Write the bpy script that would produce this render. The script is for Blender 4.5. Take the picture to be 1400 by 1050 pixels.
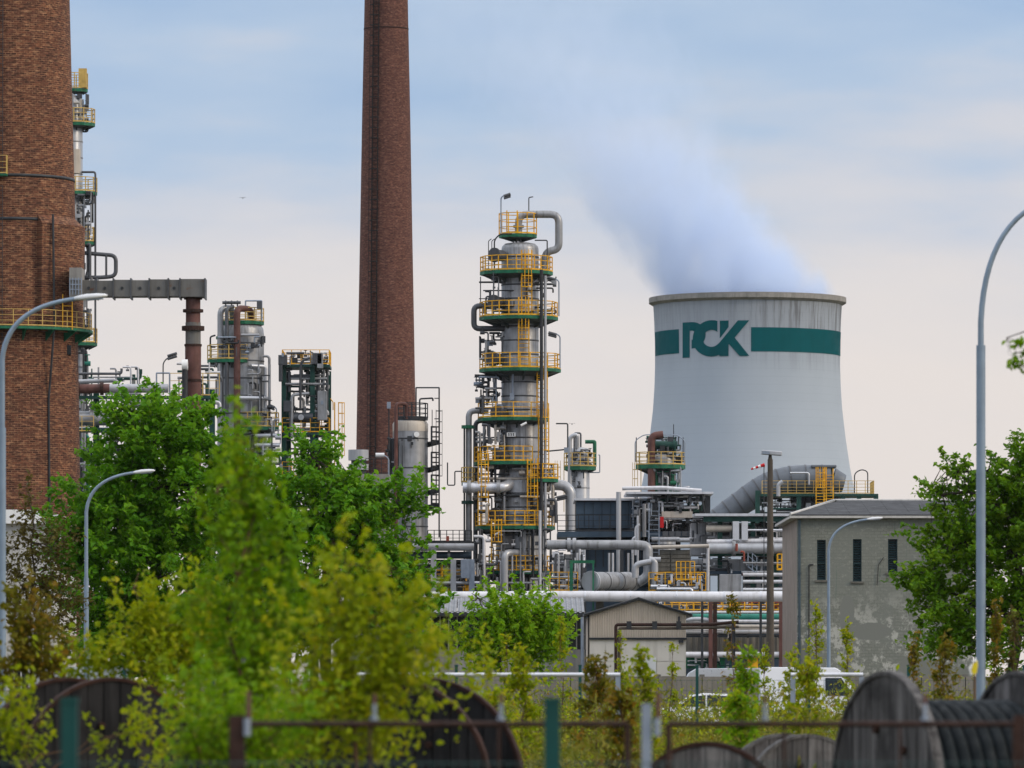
import bpy, bmesh, math, random
import numpy as np
from mathutils import Vector, Matrix
from mathutils.geometry import tessellate_polygon

for _o in list(bpy.data.objects):
    bpy.data.objects.remove(_o)
SC = bpy.context.scene
COL = SC.collection
R = math.radians

# ------------------------------------------------------------------ camera
F = 7770.0        # focal length in photo pixels (1400 wide): a 200 mm lens
H = 2.0           # eye height
HZ = 930.0        # horizon row of the photo
cam = bpy.data.cameras.new('camera')
camo = bpy.data.objects.new('camera', cam)
COL.objects.link(camo)
camo.location = (0, 0, H)
camo.rotation_euler = (R(90), 0, 0)
cam.sensor_width = 36
cam.lens = 36 * F / 1400
cam.shift_y = (HZ - 525) / 1400
cam.clip_start = 0.5
cam.clip_end = 20000
cam.dof.use_dof = True
cam.dof.focus_distance = 410
cam.dof.aperture_fstop = 5.2
SC.camera = camo

# ------------------------------------------------------------------ world
SUN_EL, SUN_AZ = 27.0, 112.0     # azimuth clockwise from the view direction (+Y)
W = bpy.data.worlds.new('World')
SC.world = W
W.use_nodes = True
nt = W.node_tree
nt.nodes.clear()
def wn(t, **k):
    n = nt.nodes.new(t)
    for a, b in k.items():
        setattr(n, a, b)
    return n
wo = wn('ShaderNodeOutputWorld'); bg = wn('ShaderNodeBackground')
bg.inputs['Strength'].default_value = 0.1
sky = wn('ShaderNodeTexSky'); sky.sky_type = 'NISHITA'; sky.sun_disc = False
sky.sun_elevation = R(SUN_EL); sky.sun_rotation = R(SUN_AZ)
sky.air_density = 1.0; sky.dust_density = 2.0
tc = wn('ShaderNodeTexCoord')
sep = wn('ShaderNodeSeparateXYZ'); nt.links.new(tc.outputs['Generated'], sep.inputs[0])
mp = wn('ShaderNodeMapping'); mp.inputs['Scale'].default_value = (7, 7, 30)
mp.inputs['Location'].default_value = (3.1, 0.4, 1.3)
nt.links.new(tc.outputs['Generated'], mp.inputs[0])
nz = wn('ShaderNodeTexNoise'); nz.inputs['Scale'].default_value = 1.0
nz.inputs['Detail'].default_value = 5; nz.inputs['Roughness'].default_value = 0.5
nt.links.new(mp.outputs[0], nz.inputs['Vector'])
def wmath(op, a, b):
    n = wn('ShaderNodeMath'); n.operation = op
    for i, v in enumerate((a, b)):
        if isinstance(v, (int, float)):
            n.inputs[i].default_value = v
        else:
            nt.links.new(v, n.inputs[i])
    return n.outputs[0]
mp2 = wn('ShaderNodeMapping'); mp2.inputs['Scale'].default_value = (22, 22, 85); nt.links.new(tc.outputs['Generated'], mp2.inputs[0])
nz2 = wn('ShaderNodeTexNoise'); nz2.inputs['Scale'].default_value = 1.0; nz2.inputs['Detail'].default_value = 5; nt.links.new(mp2.outputs[0], nz2.inputs['Vector'])
elev0 = wmath('ADD', sep.outputs['Z'], wmath('MULTIPLY', wmath('SUBTRACT', nz2.outputs['Fac'], 0.5), 0.055))
elev = wmath('ADD', elev0, wmath('MULTIPLY', wmath('SUBTRACT', nz.outputs['Fac'], 0.5), 0.085))
rp = wn('ShaderNodeValToRGB')
nt.links.new(elev, rp.inputs[0])
cr = rp.color_ramp
cr.interpolation = 'LINEAR'
cr.elements[0].position = 0.0; cr.elements[0].color = (0.78, 0.715, 0.68, 1)
cr.elements[1].position = 1.0; cr.elements[1].color = (1.75, 1.80, 1.92, 1)
for p_, c_ in ((.040, (.775, .715, .690)), (.068, (.715, .682, .690)), (.088, (.600, .622, .695)), (.107, (.430, .545, .715)),
               (.128, (.350, .485, .695)), (.25, (.66, .74, .90)), (.6, (1.38, 1.44, 1.56))):
    e = cr.elements.new(p_); e.color = (*c_, 1)
mul = wn('ShaderNodeMixRGB'); mul.blend_type = 'MULTIPLY'; mul.inputs[0].default_value = 1
nt.links.new(rp.outputs[0], mul.inputs[1]); mul.inputs[2].default_value = (10, 10, 10, 1)
mx = wn('ShaderNodeMixRGB'); mx.inputs[0].default_value = 0.90
nt.links.new(sky.outputs[0], mx.inputs[1]); nt.links.new(mul.outputs[0], mx.inputs[2])
nt.links.new(mx.outputs[0], bg.inputs['Color']); nt.links.new(bg.outputs[0], wo.inputs['Surface'])

# ------------------------------------------------------------------ sun
sl = bpy.data.lights.new('sun', 'SUN'); sl.energy = 1.5; sl.angle = R(14); sl.color = (1.0, 0.83, 0.62)
so = bpy.data.objects.new('sun', sl); COL.objects.link(so)
so.location = (200, 200, 300)
_d = Vector((math.sin(R(SUN_AZ)) * math.cos(R(SUN_EL)), math.cos(R(SUN_AZ)) * math.cos(R(SUN_EL)), math.sin(R(SUN_EL))))
so.rotation_euler = (-_d).to_track_quat('-Z', 'Y').to_euler()

SC.view_settings.view_transform = 'Standard'
SC.view_settings.look = 'None'
SC.view_settings.exposure = 0.12
SC.view_settings.gamma = 1.0
SC.view_settings.use_curve_mapping = False
SC.render.engine = 'CYCLES'
SC.cycles.max_bounces = 6
SC.cycles.diffuse_bounces = 3
SC.cycles.transparent_max_bounces = 8
SC.cycles.volume_bounces = 4
SC.cycles.use_denoising = True

# ------------------------------------------------------------------ helpers
class Pl:
    """a depth D in metres: turns photo pixels into points and lengths there"""
    def __init__(s, D): s.D = D; s.k = D / F
    def x(s, px): return (px - 700) * s.k
    def z(s, py): return H + (HZ - py) * s.k
    def l(s, n): return n * s.k
    def p(s, px, py, dy=0.0): return Vector(((px - 700) * s.k, s.D + dy, H + (HZ - py) * s.k))

ORG = {}
def prop(o, label=None, cat=None, group=None, kind=None):
    if label: o['label'] = label
    if cat: o['category'] = cat
    if group: o['group'] = group
    if kind: o['kind'] = kind
    return o
def thing(name, label, cat, loc, group=None):
    o = bpy.data.objects.new(name, None); COL.objects.link(o)
    o.empty_display_size = 0.3
    o.location = loc
    ORG[o] = Vector(loc)
    return prop(o, label, cat, group)

def link_mesh(name, me, m, parent=None, origin=None):
    o = bpy.data.objects.new(name, me); COL.objects.link(o)
    if m is not None: me.materials.append(m)
    if parent is not None:
        o.parent = parent
        ORG[o] = ORG[parent]
    elif origin is not None:
        o.location = origin
        ORG[o] = Vector(origin)
    else:
        ORG[o] = Vector((0, 0, 0))
    return o

class MB:
    def __init__(s): s.v = []; s.f = []; s.s = []
    def add(s, vs, fs, smooth=False):
        b = len(s.v)
        s.v.extend([tuple(a) for a in vs])
        s.f.extend([tuple(b + i for i in f) for f in fs])
        s.s.extend([smooth] * len(fs))
        return s
    def box(s, c, d, rz=0.0, rx=0.0, ry=0.0):
        c = Vector(c); hx, hy, hz = d[0] / 2, d[1] / 2, d[2] / 2
        M = Matrix.Rotation(rz, 3, 'Z') @ Matrix.Rotation(ry, 3, 'Y') @ Matrix.Rotation(rx, 3, 'X')
        vs = [c + M @ Vector((x * hx, y * hy, z * hz)) for x in (-1, 1) for y in (-1, 1) for z in (-1, 1)]
        return s.add(vs, [(0, 1, 3, 2), (4, 6, 7, 5), (0, 4, 5, 1), (2, 3, 7, 6), (0, 2, 6, 4), (1, 5, 7, 3)])
    def bb(s, a, b):
        a = Vector(a); b = Vector(b)
        return s.box((a + b) / 2, (abs(b.x - a.x), abs(b.y - a.y), abs(b.z - a.z)))
    def cyl(s, p, q, r1, r2=None, n=10, caps=True, smooth=True):
        p = Vector(p); q = Vector(q); r2 = r1 if r2 is None else r2
        d = (q - p)
        if d.length < 1e-6: return s
        d.normalize()
        u = d.orthogonal().normalized(); w = d.cross(u)
        vs = []
        for c, r in ((p, r1), (q, r2)):
            for i in range(n):
                a = 2 * math.pi * i / n
                vs.append(c + (u * math.cos(a) + w * math.sin(a)) * r)
        s.add(vs, [(i, (i + 1) % n, n + (i + 1) % n, n + i) for i in range(n)], smooth and n > 4)
        if caps:
            s.add(vs[:n], [tuple(range(n - 1, -1, -1))]); s.add(vs[n:], [tuple(range(n))])
        return s
    def tube(s, pts, r, n=8, bend=None, seg=5, caps=True):
        pts = [Vector(p) for p in pts]
        bend = 2.2 * r if bend is None else bend
        path = [pts[0]]
        for i in range(1, len(pts) - 1):
            a, b, c = pts[i - 1], pts[i], pts[i + 1]
            d1 = a - b; d2 = c - b
            L = min(bend, d1.length * .48, d2.length * .48)
            p1 = b + d1.normalized() * L; p2 = b + d2.normalized() * L
            for j in range(seg + 1):
                t = j / seg
                path.append(p1 * (1 - t) ** 2 + b * (2 * t * (1 - t)) + p2 * t * t)
        path.append(pts[-1])
        return s.sweep(path, r, n, caps)
    def sweep(s, path, r, n=8, caps=True):
        path = [Vector(p) for p in path]
        rs = r if isinstance(r, (list, tuple)) else [r] * len(path)
        T = []
        for i in range(len(path)):
            a = path[max(0, i - 1)]; b = path[min(len(path) - 1, i + 1)]
            T.append((b - a).normalized())
        u = T[0].orthogonal().normalized()
        vs = []
        for i, c in enumerate(path):
            u = (u - T[i] * u.dot(T[i]))
            u = u.normalized() if u.length > 1e-6 else T[i].orthogonal().normalized()
            w = T[i].cross(u)
            for j in range(n):
                a = 2 * math.pi * j / n
                vs.append(c + (u * math.cos(a) + w * math.sin(a)) * rs[i])
        fs = []
        for i in range(len(path) - 1):
            for j in range(n):
                fs.append((i * n + j, i * n + (j + 1) % n, (i + 1) * n + (j + 1) % n, (i + 1) * n + j))
        s.add(vs, fs, n > 4)
        if caps:
            s.add(vs[:n], [tuple(range(n - 1, -1, -1))]); s.add(vs[-n:], [tuple(range(n))])
        return s
    def lathe(s, cx, cy, prof, n=32, a0=0.0, a1=360.0, smooth=True):
        full = abs(a1 - a0 - 360) < 1e-3
        m = n if full else n + 1
        vs = []
        for r, z in prof:
            for i in range(m):
                a = R(a0 + (a1 - a0) * i / n)
                vs.append((cx + r * math.cos(a), cy + r * math.sin(a), z))
        fs = []
        for k in range(len(prof) - 1):
            for i in range(n):
                j = (i + 1) % m if full else i + 1
                fs.append((k * m + i, k * m + j, (k + 1) * m + j, (k + 1) * m + i))
        return s.add(vs, fs, smooth)
    def prism(s, poly, off):
        """poly: list of 3D points (planar), extruded by off"""
        poly = [Vector(p) for p in poly]; off = Vector(off); n = len(poly)
        tri = tessellate_polygon([poly])
        s.add(poly, [tuple(t) for t in tri]); s.add([p + off for p in poly], [tuple(reversed(t)) for t in tri])
        return s.add(poly + [p + off for p in poly], [(i, (i + 1) % n, n + (i + 1) % n, n + i) for i in range(n)])
    def rail(s, pts, h=1.1, sp=1.3, r=0.028, mids=2, closed=False, post=None):
        pts = [Vector(p) for p in pts]
        if closed: pts = pts + [pts[0]]
        up = Vector((0, 0, 1)); post = post or r * 1.25
        for a, b in zip(pts[:-1], pts[1:]):
            L = (b - a).length
            for k in range(mids + 1):
                zz = h * (k + 1) / (mids + 1)
                s.cyl(a + up * zz, b + up * zz, r if k == mids else r * .8, n=4, caps=False)
            s.cyl(a + up * .07, b + up * .07, r * 1.6, n=4, caps=False)
            m = max(1, round(L / sp))
            for i in range(m):
                q = a.lerp(b, i / m)
                s.cyl(q, q + up * h, post, n=4, caps=False)
        q = pts[-1]
        if not closed: s.cyl(q, q + up * h, post, n=4, caps=False)
        return s
    def ladder(s, x, y, z0, z1, cage=True, fx=0.0, fy=-1.0, w=.27, r=.025):
        # rails side by side across (fy,-fx), cage bulging towards (fx,fy)
        sx, sy = -fy, fx
        for t in (-w, w):
            s.cyl((x + sx * t, y + sy * t, z0), (x + sx * t, y + sy * t, z1 + .6), r * 1.3, n=4)
        z = z0 + .2
        while z < z1:
            s.cyl((x - sx * w, y - sy * w, z), (x + sx * w, y + sy * w, z), r * .7, n=4, caps=False); z += .32
        if cage:
            angs = [R(a) for a in (-100, -60, -20, 20, 60, 100)]
            def cp(a, zz):
                return Vector((x + fx * (.36 + .4 * math.cos(a)) + sx * .4 * math.sin(a), y + fy * (.36 + .4 * math.cos(a)) + sy * .4 * math.sin(a), zz))
            z = z0 + 2.1
            while z < z1 + .6:
                for a, b in zip(angs[:-1], angs[1:]):
                    s.cyl(cp(a, z), cp(b, z), r * .9, n=4, caps=False)
                z += .8
            for a in angs[::1]:
                if z1 > z0 + 2.2: s.cyl(cp(a, z0 + 2.1), cp(a, z1 + .6), r * .8, n=4, caps=False)
        return s
    def build(s, name, m, parent=None, origin=None, bevel=0):
        me = bpy.data.meshes.new(name)
        org = ORG[parent] if parent is not None else Vector(origin or (0, 0, 0))
        me.from_pydata([(v[0] - org.x, v[1] - org.y, v[2] - org.z) for v in s.v], [], s.f)
        me.polygons.foreach_set('use_smooth', s.s)
        me.update()
        o = link_mesh(name, me, m, parent, origin if parent is None else None)
        if bevel:
            b = o.modifiers.new('bevel', 'BEVEL'); b.width = bevel; b.segments = 2; b.limit_method = 'ANGLE'
        return o

# ------------------------------------------------------------------ materials
M = {}
def newmat(name):
    m = bpy.data.materials.new(name); m.use_nodes = True
    n = m.node_tree.nodes; l = m.node_tree.links
    b = n['Principled BSDF']
    b.inputs['Specular IOR Level'].default_value = .25
    return m, n, l, b
def nd(n, t, **k):
    o = n.new(t)
    for a, v in k.items(): setattr(o, a, v)
    return o
def rgb(c): return (c[0], c[1], c[2], 1)
def noise(n, l, src, scale, detail=4, mapscale=None, rough=.55):
    if mapscale:
        mm = nd(n, 'ShaderNodeMapping'); mm.inputs['Scale'].default_value = mapscale
        l.new(src, mm.inputs[0]); src = mm.outputs[0]
    t = nd(n, 'ShaderNodeTexNoise'); t.inputs['Scale'].default_value = scale
    t.inputs['Detail'].default_value = detail; t.inputs['Roughness'].default_value = rough
    l.new(src, t.inputs['Vector'])
    return t.outputs['Fac']
def ramp(n, l, src, p0, p1, c0=(0, 0, 0), c1=(1, 1, 1)):
    t = nd(n, 'ShaderNodeValToRGB'); l.new(src, t.inputs[0])
    t.color_ramp.elements[0].position = p0; t.color_ramp.elements[0].color = rgb(c0)
    t.color_ramp.elements[1].position = p1; t.color_ramp.elements[1].color = rgb(c1)
    return t.outputs[0]
def mixc(n, l, fac, a, b, blend='MIX'):
    t = nd(n, 'ShaderNodeMixRGB'); t.blend_type = blend
    for i, v in ((0, fac), (1, a), (2, b)):
        if isinstance(v, (int, float)): t.inputs[i].default_value = v
        elif isinstance(v, tuple): t.inputs[i].default_value = rgb(v)
        else: l.new(v, t.inputs[i])
    return t.outputs[0]
def mth(n, l, op, a, b=0.0, c=None):
    t = nd(n, 'ShaderNodeMath'); t.operation = op
    for i, v in enumerate((a, b) if c is None else (a, b, c)):
        if isinstance(v, (int, float)): t.inputs[i].default_value = v
        else: l.new(v, t.inputs[i])
    return t.outputs[0]
def bump(n, l, b, h, strength=.3, dist=.02):
    t = nd(n, 'ShaderNodeBump'); t.inputs['Strength'].default_value = strength; t.inputs['Distance'].default_value = dist
    l.new(h, t.inputs['Height']); l.new(t.outputs[0], b.inputs['Normal'])

def paint(name, col, rough=.55, metal=0.0, var=.18, scale=1.2, streak=0.0, dirt=(.06, .05, .04), rust=0.0, bmp=0.0):
    m, n, l, b = newmat(name)
    co = nd(n, 'ShaderNodeTexCoord').outputs['Object']
    f = noise(n, l, co, scale, 5)
    c0 = tuple(x * (1 - var) for x in col); c1 = tuple(min(1, x * (1 + var)) for x in col)
    c = ramp(n, l, f, .3, .7, c0, c1)
    if streak:
        s = noise(n, l, co, 1.0, 6, (4 * scale, 4 * scale, .22 * scale), .6)
        s = ramp(n, l, s, .48, .75)
        c = mixc(n, l, mth(n, l, 'MULTIPLY', s, streak), c, dirt)
    if rust:
        s = ramp(n, l, noise(n, l, co, scale * 2.3, 7, None, .7), .62 - rust * .2, .72 - rust * .15)
        c = mixc(n, l, s, c, (.13, .05, .022))
    l.new(c, b.inputs['Base Color'])
    rg = ramp(n, l, noise(n, l, co, scale * 3, 3), .3, .7, (rough * .75,) * 3, (min(1, rough * 1.25),) * 3)
    l.new(rg, b.inputs['Roughness'])
    b.inputs['Metallic'].default_value = metal
    if bmp: bump(n, l, b, noise(n, l, co, scale * 14, 4), bmp, .02)
    M[name] = m
    return m

paint('clad', (.27, .275, .285), .42, .35, .2, 1.1, .85, (.075, .07, .065))
paint('clad_light', (.36, .37, .39), .38, .3, .10, .7, .4, (.14, .13, .12))
paint('clad_dark', (.080, .084, .092), .45, .3, .2, .8, .5, (.04, .036, .033))
paint('alu', (.56, .57, .60), .35, .45, .10, .9, .35, (.2, .19, .18))
paint('white_pipe', (.54, .54, .56), .4, .15, .12, .8, .5, (.20, .18, .16))
paint('beige_pipe', (.42, .38, .33), .5, .1, .12, .8, .35)
paint('yellow', (.68, .35, .012), .55, 0, .3, 2.0, .5, (.16, .07, .02), .12)
paint('pale_yellow', (.50, .34, .10), .55, 0, .2, 2.0, .3, (.14, .07, .03))
paint('green', (.012, .115, .058), .55, 0, .35, 1.5, .5, (.015, .03, .02), .08)
paint('green_dark', (.012, .052, .042), .55, 0, .25, 1.5, .3, (.01, .02, .016))
paint('teal', (.02, .16, .12), .5, 0, .2, 1.5, .2)
paint('soot', (.014, .013, .013), .8, 0, .3, 1.4)
paint('steel_dark', (.035, .038, .042), .5, .3, .3, 1.4, .2)
paint('steel_blue', (.042, .066, .094), .5, .15, .22, .7, .35, (.02, .022, .025))
paint('grate', (.055, .07, .07), .6, .2, .25, 1.4)
paint('galv', (.24, .28, .34), .5, .35, .12, 3.0, .2)
paint('lamp_grey', (.20, .26, .33), .5, .25, .10, 3.0, .15)
paint('lamp_head', (.55, .56, .57), .4, .1, .06, 3.0)
paint('rust_pipe', (.105, .048, .04), .65, .05, .3, 1.3, .4, (.03, .017, .015))
paint('rust_red', (.20, .045, .03), .6, 0, .25, 1.4, .2)
paint('rust_dark', (.030, .014, .010), .75, 0, .4, 9, .0)
paint('concrete', (.23, .22, .205), .85, 0, .2, .9, .5, (.1, .095, .085), 0, .2)
paint('concrete_dark', (.12, .115, .10), .85, 0, .25, 1.2, .5, (.05, .045, .04), 0, .2)
paint('concrete_pale', (.45, .44, .42), .85, 0, .12, .7, .35, (.2, .19, .17))
paint('duct', (.13, .127, .12), .6, .1, .18, .8, .6, (.07, .062, .052), .05)
paint('red', (.45, .012, .015), .5, 0, .1)
paint('white', (.72, .72, .71), .5, 0, .05)
paint('beige_clad', (.53, .455, .37), .6, 0, .08, .7, .35, (.22, .19, .15))
paint('cream_wall', (.68, .63, .55), .8, 0, .07, .8, .35, (.33, .30, .24))
paint('roof_grey', (.19, .195, .205), .55, .15, .15, .6, .25, (.14, .14, .14))
paint('roof_dark', (.040, .041, .044), .9, 0, .2, .6, .3, (.03, .03, .03))
paint('window_dark', (.012, .016, .018), .15, 0, .2, 1)
paint('louvre', (.015, .035, .04), .5, 0, .2, 3)
paint('trim', (.42, .41, .39), .7, 0, .1, 1.5, .3)
paint('drain', (.05, .075, .09), .5, .1, .2, 2)
paint('fence_green', (.006, .055, .050), .5, .1, .2, 4, .1)
paint('tyre', (.015, .015, .016), .85, 0, .2, 5)
paint('car_white', (.75, .76, .78), .25, 0, .03, 1)
paint('car_silver', (.42, .43, .44), .3, .3, .05, 1)
paint('car_glass', (.02, .025, .03), .08, 0, .1, 1)
paint('cable', (.005, .008, .010), .85, 0, .35, 3)
paint('iron_band', (.028, .012, .008), .95, .1, .4, 6)
paint('bark', (.055, .043, .032), .9, 0, .35, 6, .4, (.02, .017, .013), 0, .5)
paint('stem', (.10, .055, .03), .85, 0, .35, 6)
paint('mast', (.075, .062, .048), .85, 0, .25, 2, .5, (.03, .025, .02))
paint('hi_yellow', (.62, .50, .02), .5, 0, .1)
def wood(name, c0, c1):
    m, n, l, b = newmat(name)
    t = nd(n, 'ShaderNodeTexCoord'); oi = nd(n, 'ShaderNodeObjectInfo')
    g = noise(n, l, t.outputs['Object'], 1.0, 7, (11, 11, .8), .72)
    c = ramp(n, l, g, .38, .62, c0, c1)
    w = noise(n, l, t.outputs['Object'], 2.2, 4)
    c = mixc(n, l, ramp(n, l, w, .5, .75), c, tuple(x * .35 for x in c0))
    k = mth(n, l, 'MULTIPLY_ADD', oi.outputs['Random'], .8, .6)
    hs = nd(n, 'ShaderNodeHueSaturation'); l.new(c, hs.inputs['Color']); l.new(k, hs.inputs['Value'])
    l.new(hs.outputs[0], b.inputs['Base Color']); b.inputs['Roughness'].default_value = .85
    bump(n, l, b, g, .5, .01); M[name] = m
wood('wood_grey', (.026, .024, .024), (.135, .129, .127))
wood('wood_dark', (.004, .004, .005), (.022, .021, .021))

def brickmat(name, rad, bw, bh, c1, c2, mortar, dark, cyl=True, blot=.5):
    m, n, l, b = newmat(name)
    co = nd(n, 'ShaderNodeTexCoord').outputs['Object']
    sp = nd(n, 'ShaderNodeSeparateXYZ'); l.new(co, sp.inputs[0])
    u = mth(n, l, 'MULTIPLY', mth(n, l, 'ARCTAN2', sp.outputs['Y'], sp.outputs['X']), rad) if cyl else mth(n, l, 'ADD', sp.outputs['X'], sp.outputs['Y'])
    cb = nd(n, 'ShaderNodeCombineXYZ'); l.new(u, cb.inputs[0]); l.new(sp.outputs['Z'], cb.inputs[1])
    bt = nd(n, 'ShaderNodeTexBrick'); l.new(cb.outputs[0], bt.inputs['Vector'])
    bt.inputs['Scale'].default_value = 1; bt.inputs['Brick Width'].default_value = bw; bt.inputs['Row Height'].default_value = bh
    bt.inputs['Mortar Size'].default_value = bh * .13; bt.inputs['Mortar Smooth'].default_value = .3; bt.inputs['Bias'].default_value = -.05
    bt.inputs['Color1'].default_value = rgb(c1); bt.inputs['Color2'].default_value = rgb(c2)
    mf = ramp(n, l, noise(n, l, cb.outputs[0], .9, 6, (1, 2.2, 1), .7), .40, .62)
    mc = mixc(n, l, mf, tuple(x * .35 for x in mortar), mortar)
    l.new(mc, bt.inputs['Mortar'])
    c = bt.outputs['Color']
    big = ramp(n, l, noise(n, l, cb.outputs[0], .35, 6, (1, 1.4, 1), .65), .35, .70)
    c = mixc(n, l, mth(n, l, 'MULTIPLY', big, blot), c, dark)
    row = ramp(n, l, noise(n, l, cb.outputs[0], 1.0, 4, (1.6, 1.0 / bh * .8, 1), .6), .53, .64)
    c = mixc(n, l, mth(n, l, 'MULTIPLY', row, .4), c, tuple(min(1, x * 1.35) for x in mortar))
    pb = noise(n, l, cb.outputs[0], 1.0, 1, (1 / bw * 1.3, 1 / bh * 1.1, 1))
    c = mixc(n, l, 1.0, c, ramp(n, l, pb, .3, .72, (.62, .62, .63), (1.3, 1.27, 1.24)), 'MULTIPLY')
    l.new(c, b.inputs['Base Color']); b.inputs['Roughness'].default_value = .9
    bump(n, l, b, bt.outputs['Fac'], -.5, .02)
    M[name] = m
brickmat('brick_near', 4.6, .38, .135, (.058, .021, .014), (.168, .061, .031), (.33, .185, .10), (.044, .020, .017))
brickmat('brick_far', 3.0, .42, .15, (.078, .031, .025), (.130, .054, .040), (.19, .10, .072), (.058, .028, .024), True, .4)

def leafmat(name, c0, c1, c2, trans=.35):
    m, n, l, b = newmat(name)
    a = nd(n, 'ShaderNodeAttribute'); a.attribute_name = 'tint'
    t = nd(n, 'ShaderNodeValToRGB'); l.new(a.outputs['Fac'], t.inputs[0])
    t.color_ramp.elements[0].color = rgb(c0); t.color_ramp.elements[1].color = rgb(c2)
    e = t.color_ramp.elements.new(.55); e.color = rgb(c1)
    l.new(t.outputs[0], b.inputs['Base Color']); b.inputs['Roughness'].default_value = .5; b.inputs['Specular IOR Level'].default_value = .12
    tr = nd(n, 'ShaderNodeBsdfTranslucent')
    hs = nd(n, 'ShaderNodeHueSaturation'); hs.inputs['Value'].default_value = 1.5; hs.inputs['Hue'].default_value = .49
    l.new(t.outputs[0], hs.inputs['Color']); l.new(hs.outputs[0], tr.inputs['Color'])
    ms = nd(n, 'ShaderNodeMixShader'); ms.inputs[0].default_value = trans
    l.new(b.outputs[0], ms.inputs[1]); l.new(tr.outputs[0], ms.inputs[2])
    l.new(ms.outputs[0], n['Material Output'].inputs['Surface'])
    M[name] = m
leafmat('leaf_maple', (.045, .150, .005), (.095, .250, .008), (.190, .35, .016), .42)
leafmat('leaf_fresh', (.085, .215, .005), (.160, .310, .008), (.27, .39, .018), .45)
leafmat('leaf_dark', (.050, .135, .006), (.100, .215, .008), (.19, .30, .015), .4)
leafmat('leaf_lime', (.130, .190, .003), (.225, .290, .005), (.34, .32, .008), .45)
leafmat('leaf_front', (.070, .180, .003), (.145, .270, .005), (.26, .31, .008), .45)
leafmat('leaf_olive', (.075, .085, .006), (.140, .130, .008), (.23, .13, .012), .35)
leafmat('leaf_brown', (.050, .038, .012), (.085, .072, .016), (.13, .13, .02), .3)
leafmat('grass', (.080, .100, .008), (.145, .155, .012), (.24, .21, .035), .3)
# ================================================================== setting
def ground():
    m, n, l, b = newmat('ground')
    co = nd(n, 'ShaderNodeTexCoord').outputs['Object']
    c = ramp(n, l, noise(n, l, co, .15, 8, None, .65), .35, .65, (.055, .060, .018), (.13, .11, .07))
    c = mixc(n, l, ramp(n, l, noise(n, l, co, 2.5, 5), .4, .7), c, (.09, .085, .03))
    l.new(c, b.inputs['Base Color']); b.inputs['Roughness'].default_value = .95
    bump(n, l, b, noise(n, l, co, 3, 6), .6, .1)
    g = MB(); S = 9000
    g.add([(-S, -300, 0), (S, -300, 0), (S, 2 * S, 0), (-S, 2 * S, 0)], [(0, 1, 2, 3)])
    prop(g.build('ground', m), kind='structure')
    m, n, l, b = newmat('asphalt')
    co = nd(n, 'ShaderNodeTexCoord').outputs['Object']
    c = ramp(n, l, noise(n, l, co, .5, 8, None, .7), .35, .7, (.040, .040, .041), (.075, .073, .07))
    l.new(c, b.inputs['Base Color']); b.inputs['Roughness'].default_value = .9
    g = MB(); g.bb((-80, 205, -.05), (80, 258, .02)); prop(g.build('service_road', m), kind='structure')
    g = MB(); g.bb((-80, 203.6, -.05), (80, 204.99, .14)); prop(g.build('kerb', M['concrete']), kind='structure')
    g = MB(); g.bb((-70, 305.0, -.05), (80, 640, .012)); prop(g.build('plant_yard', M['concrete_dark']), kind='structure')
ground()

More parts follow.
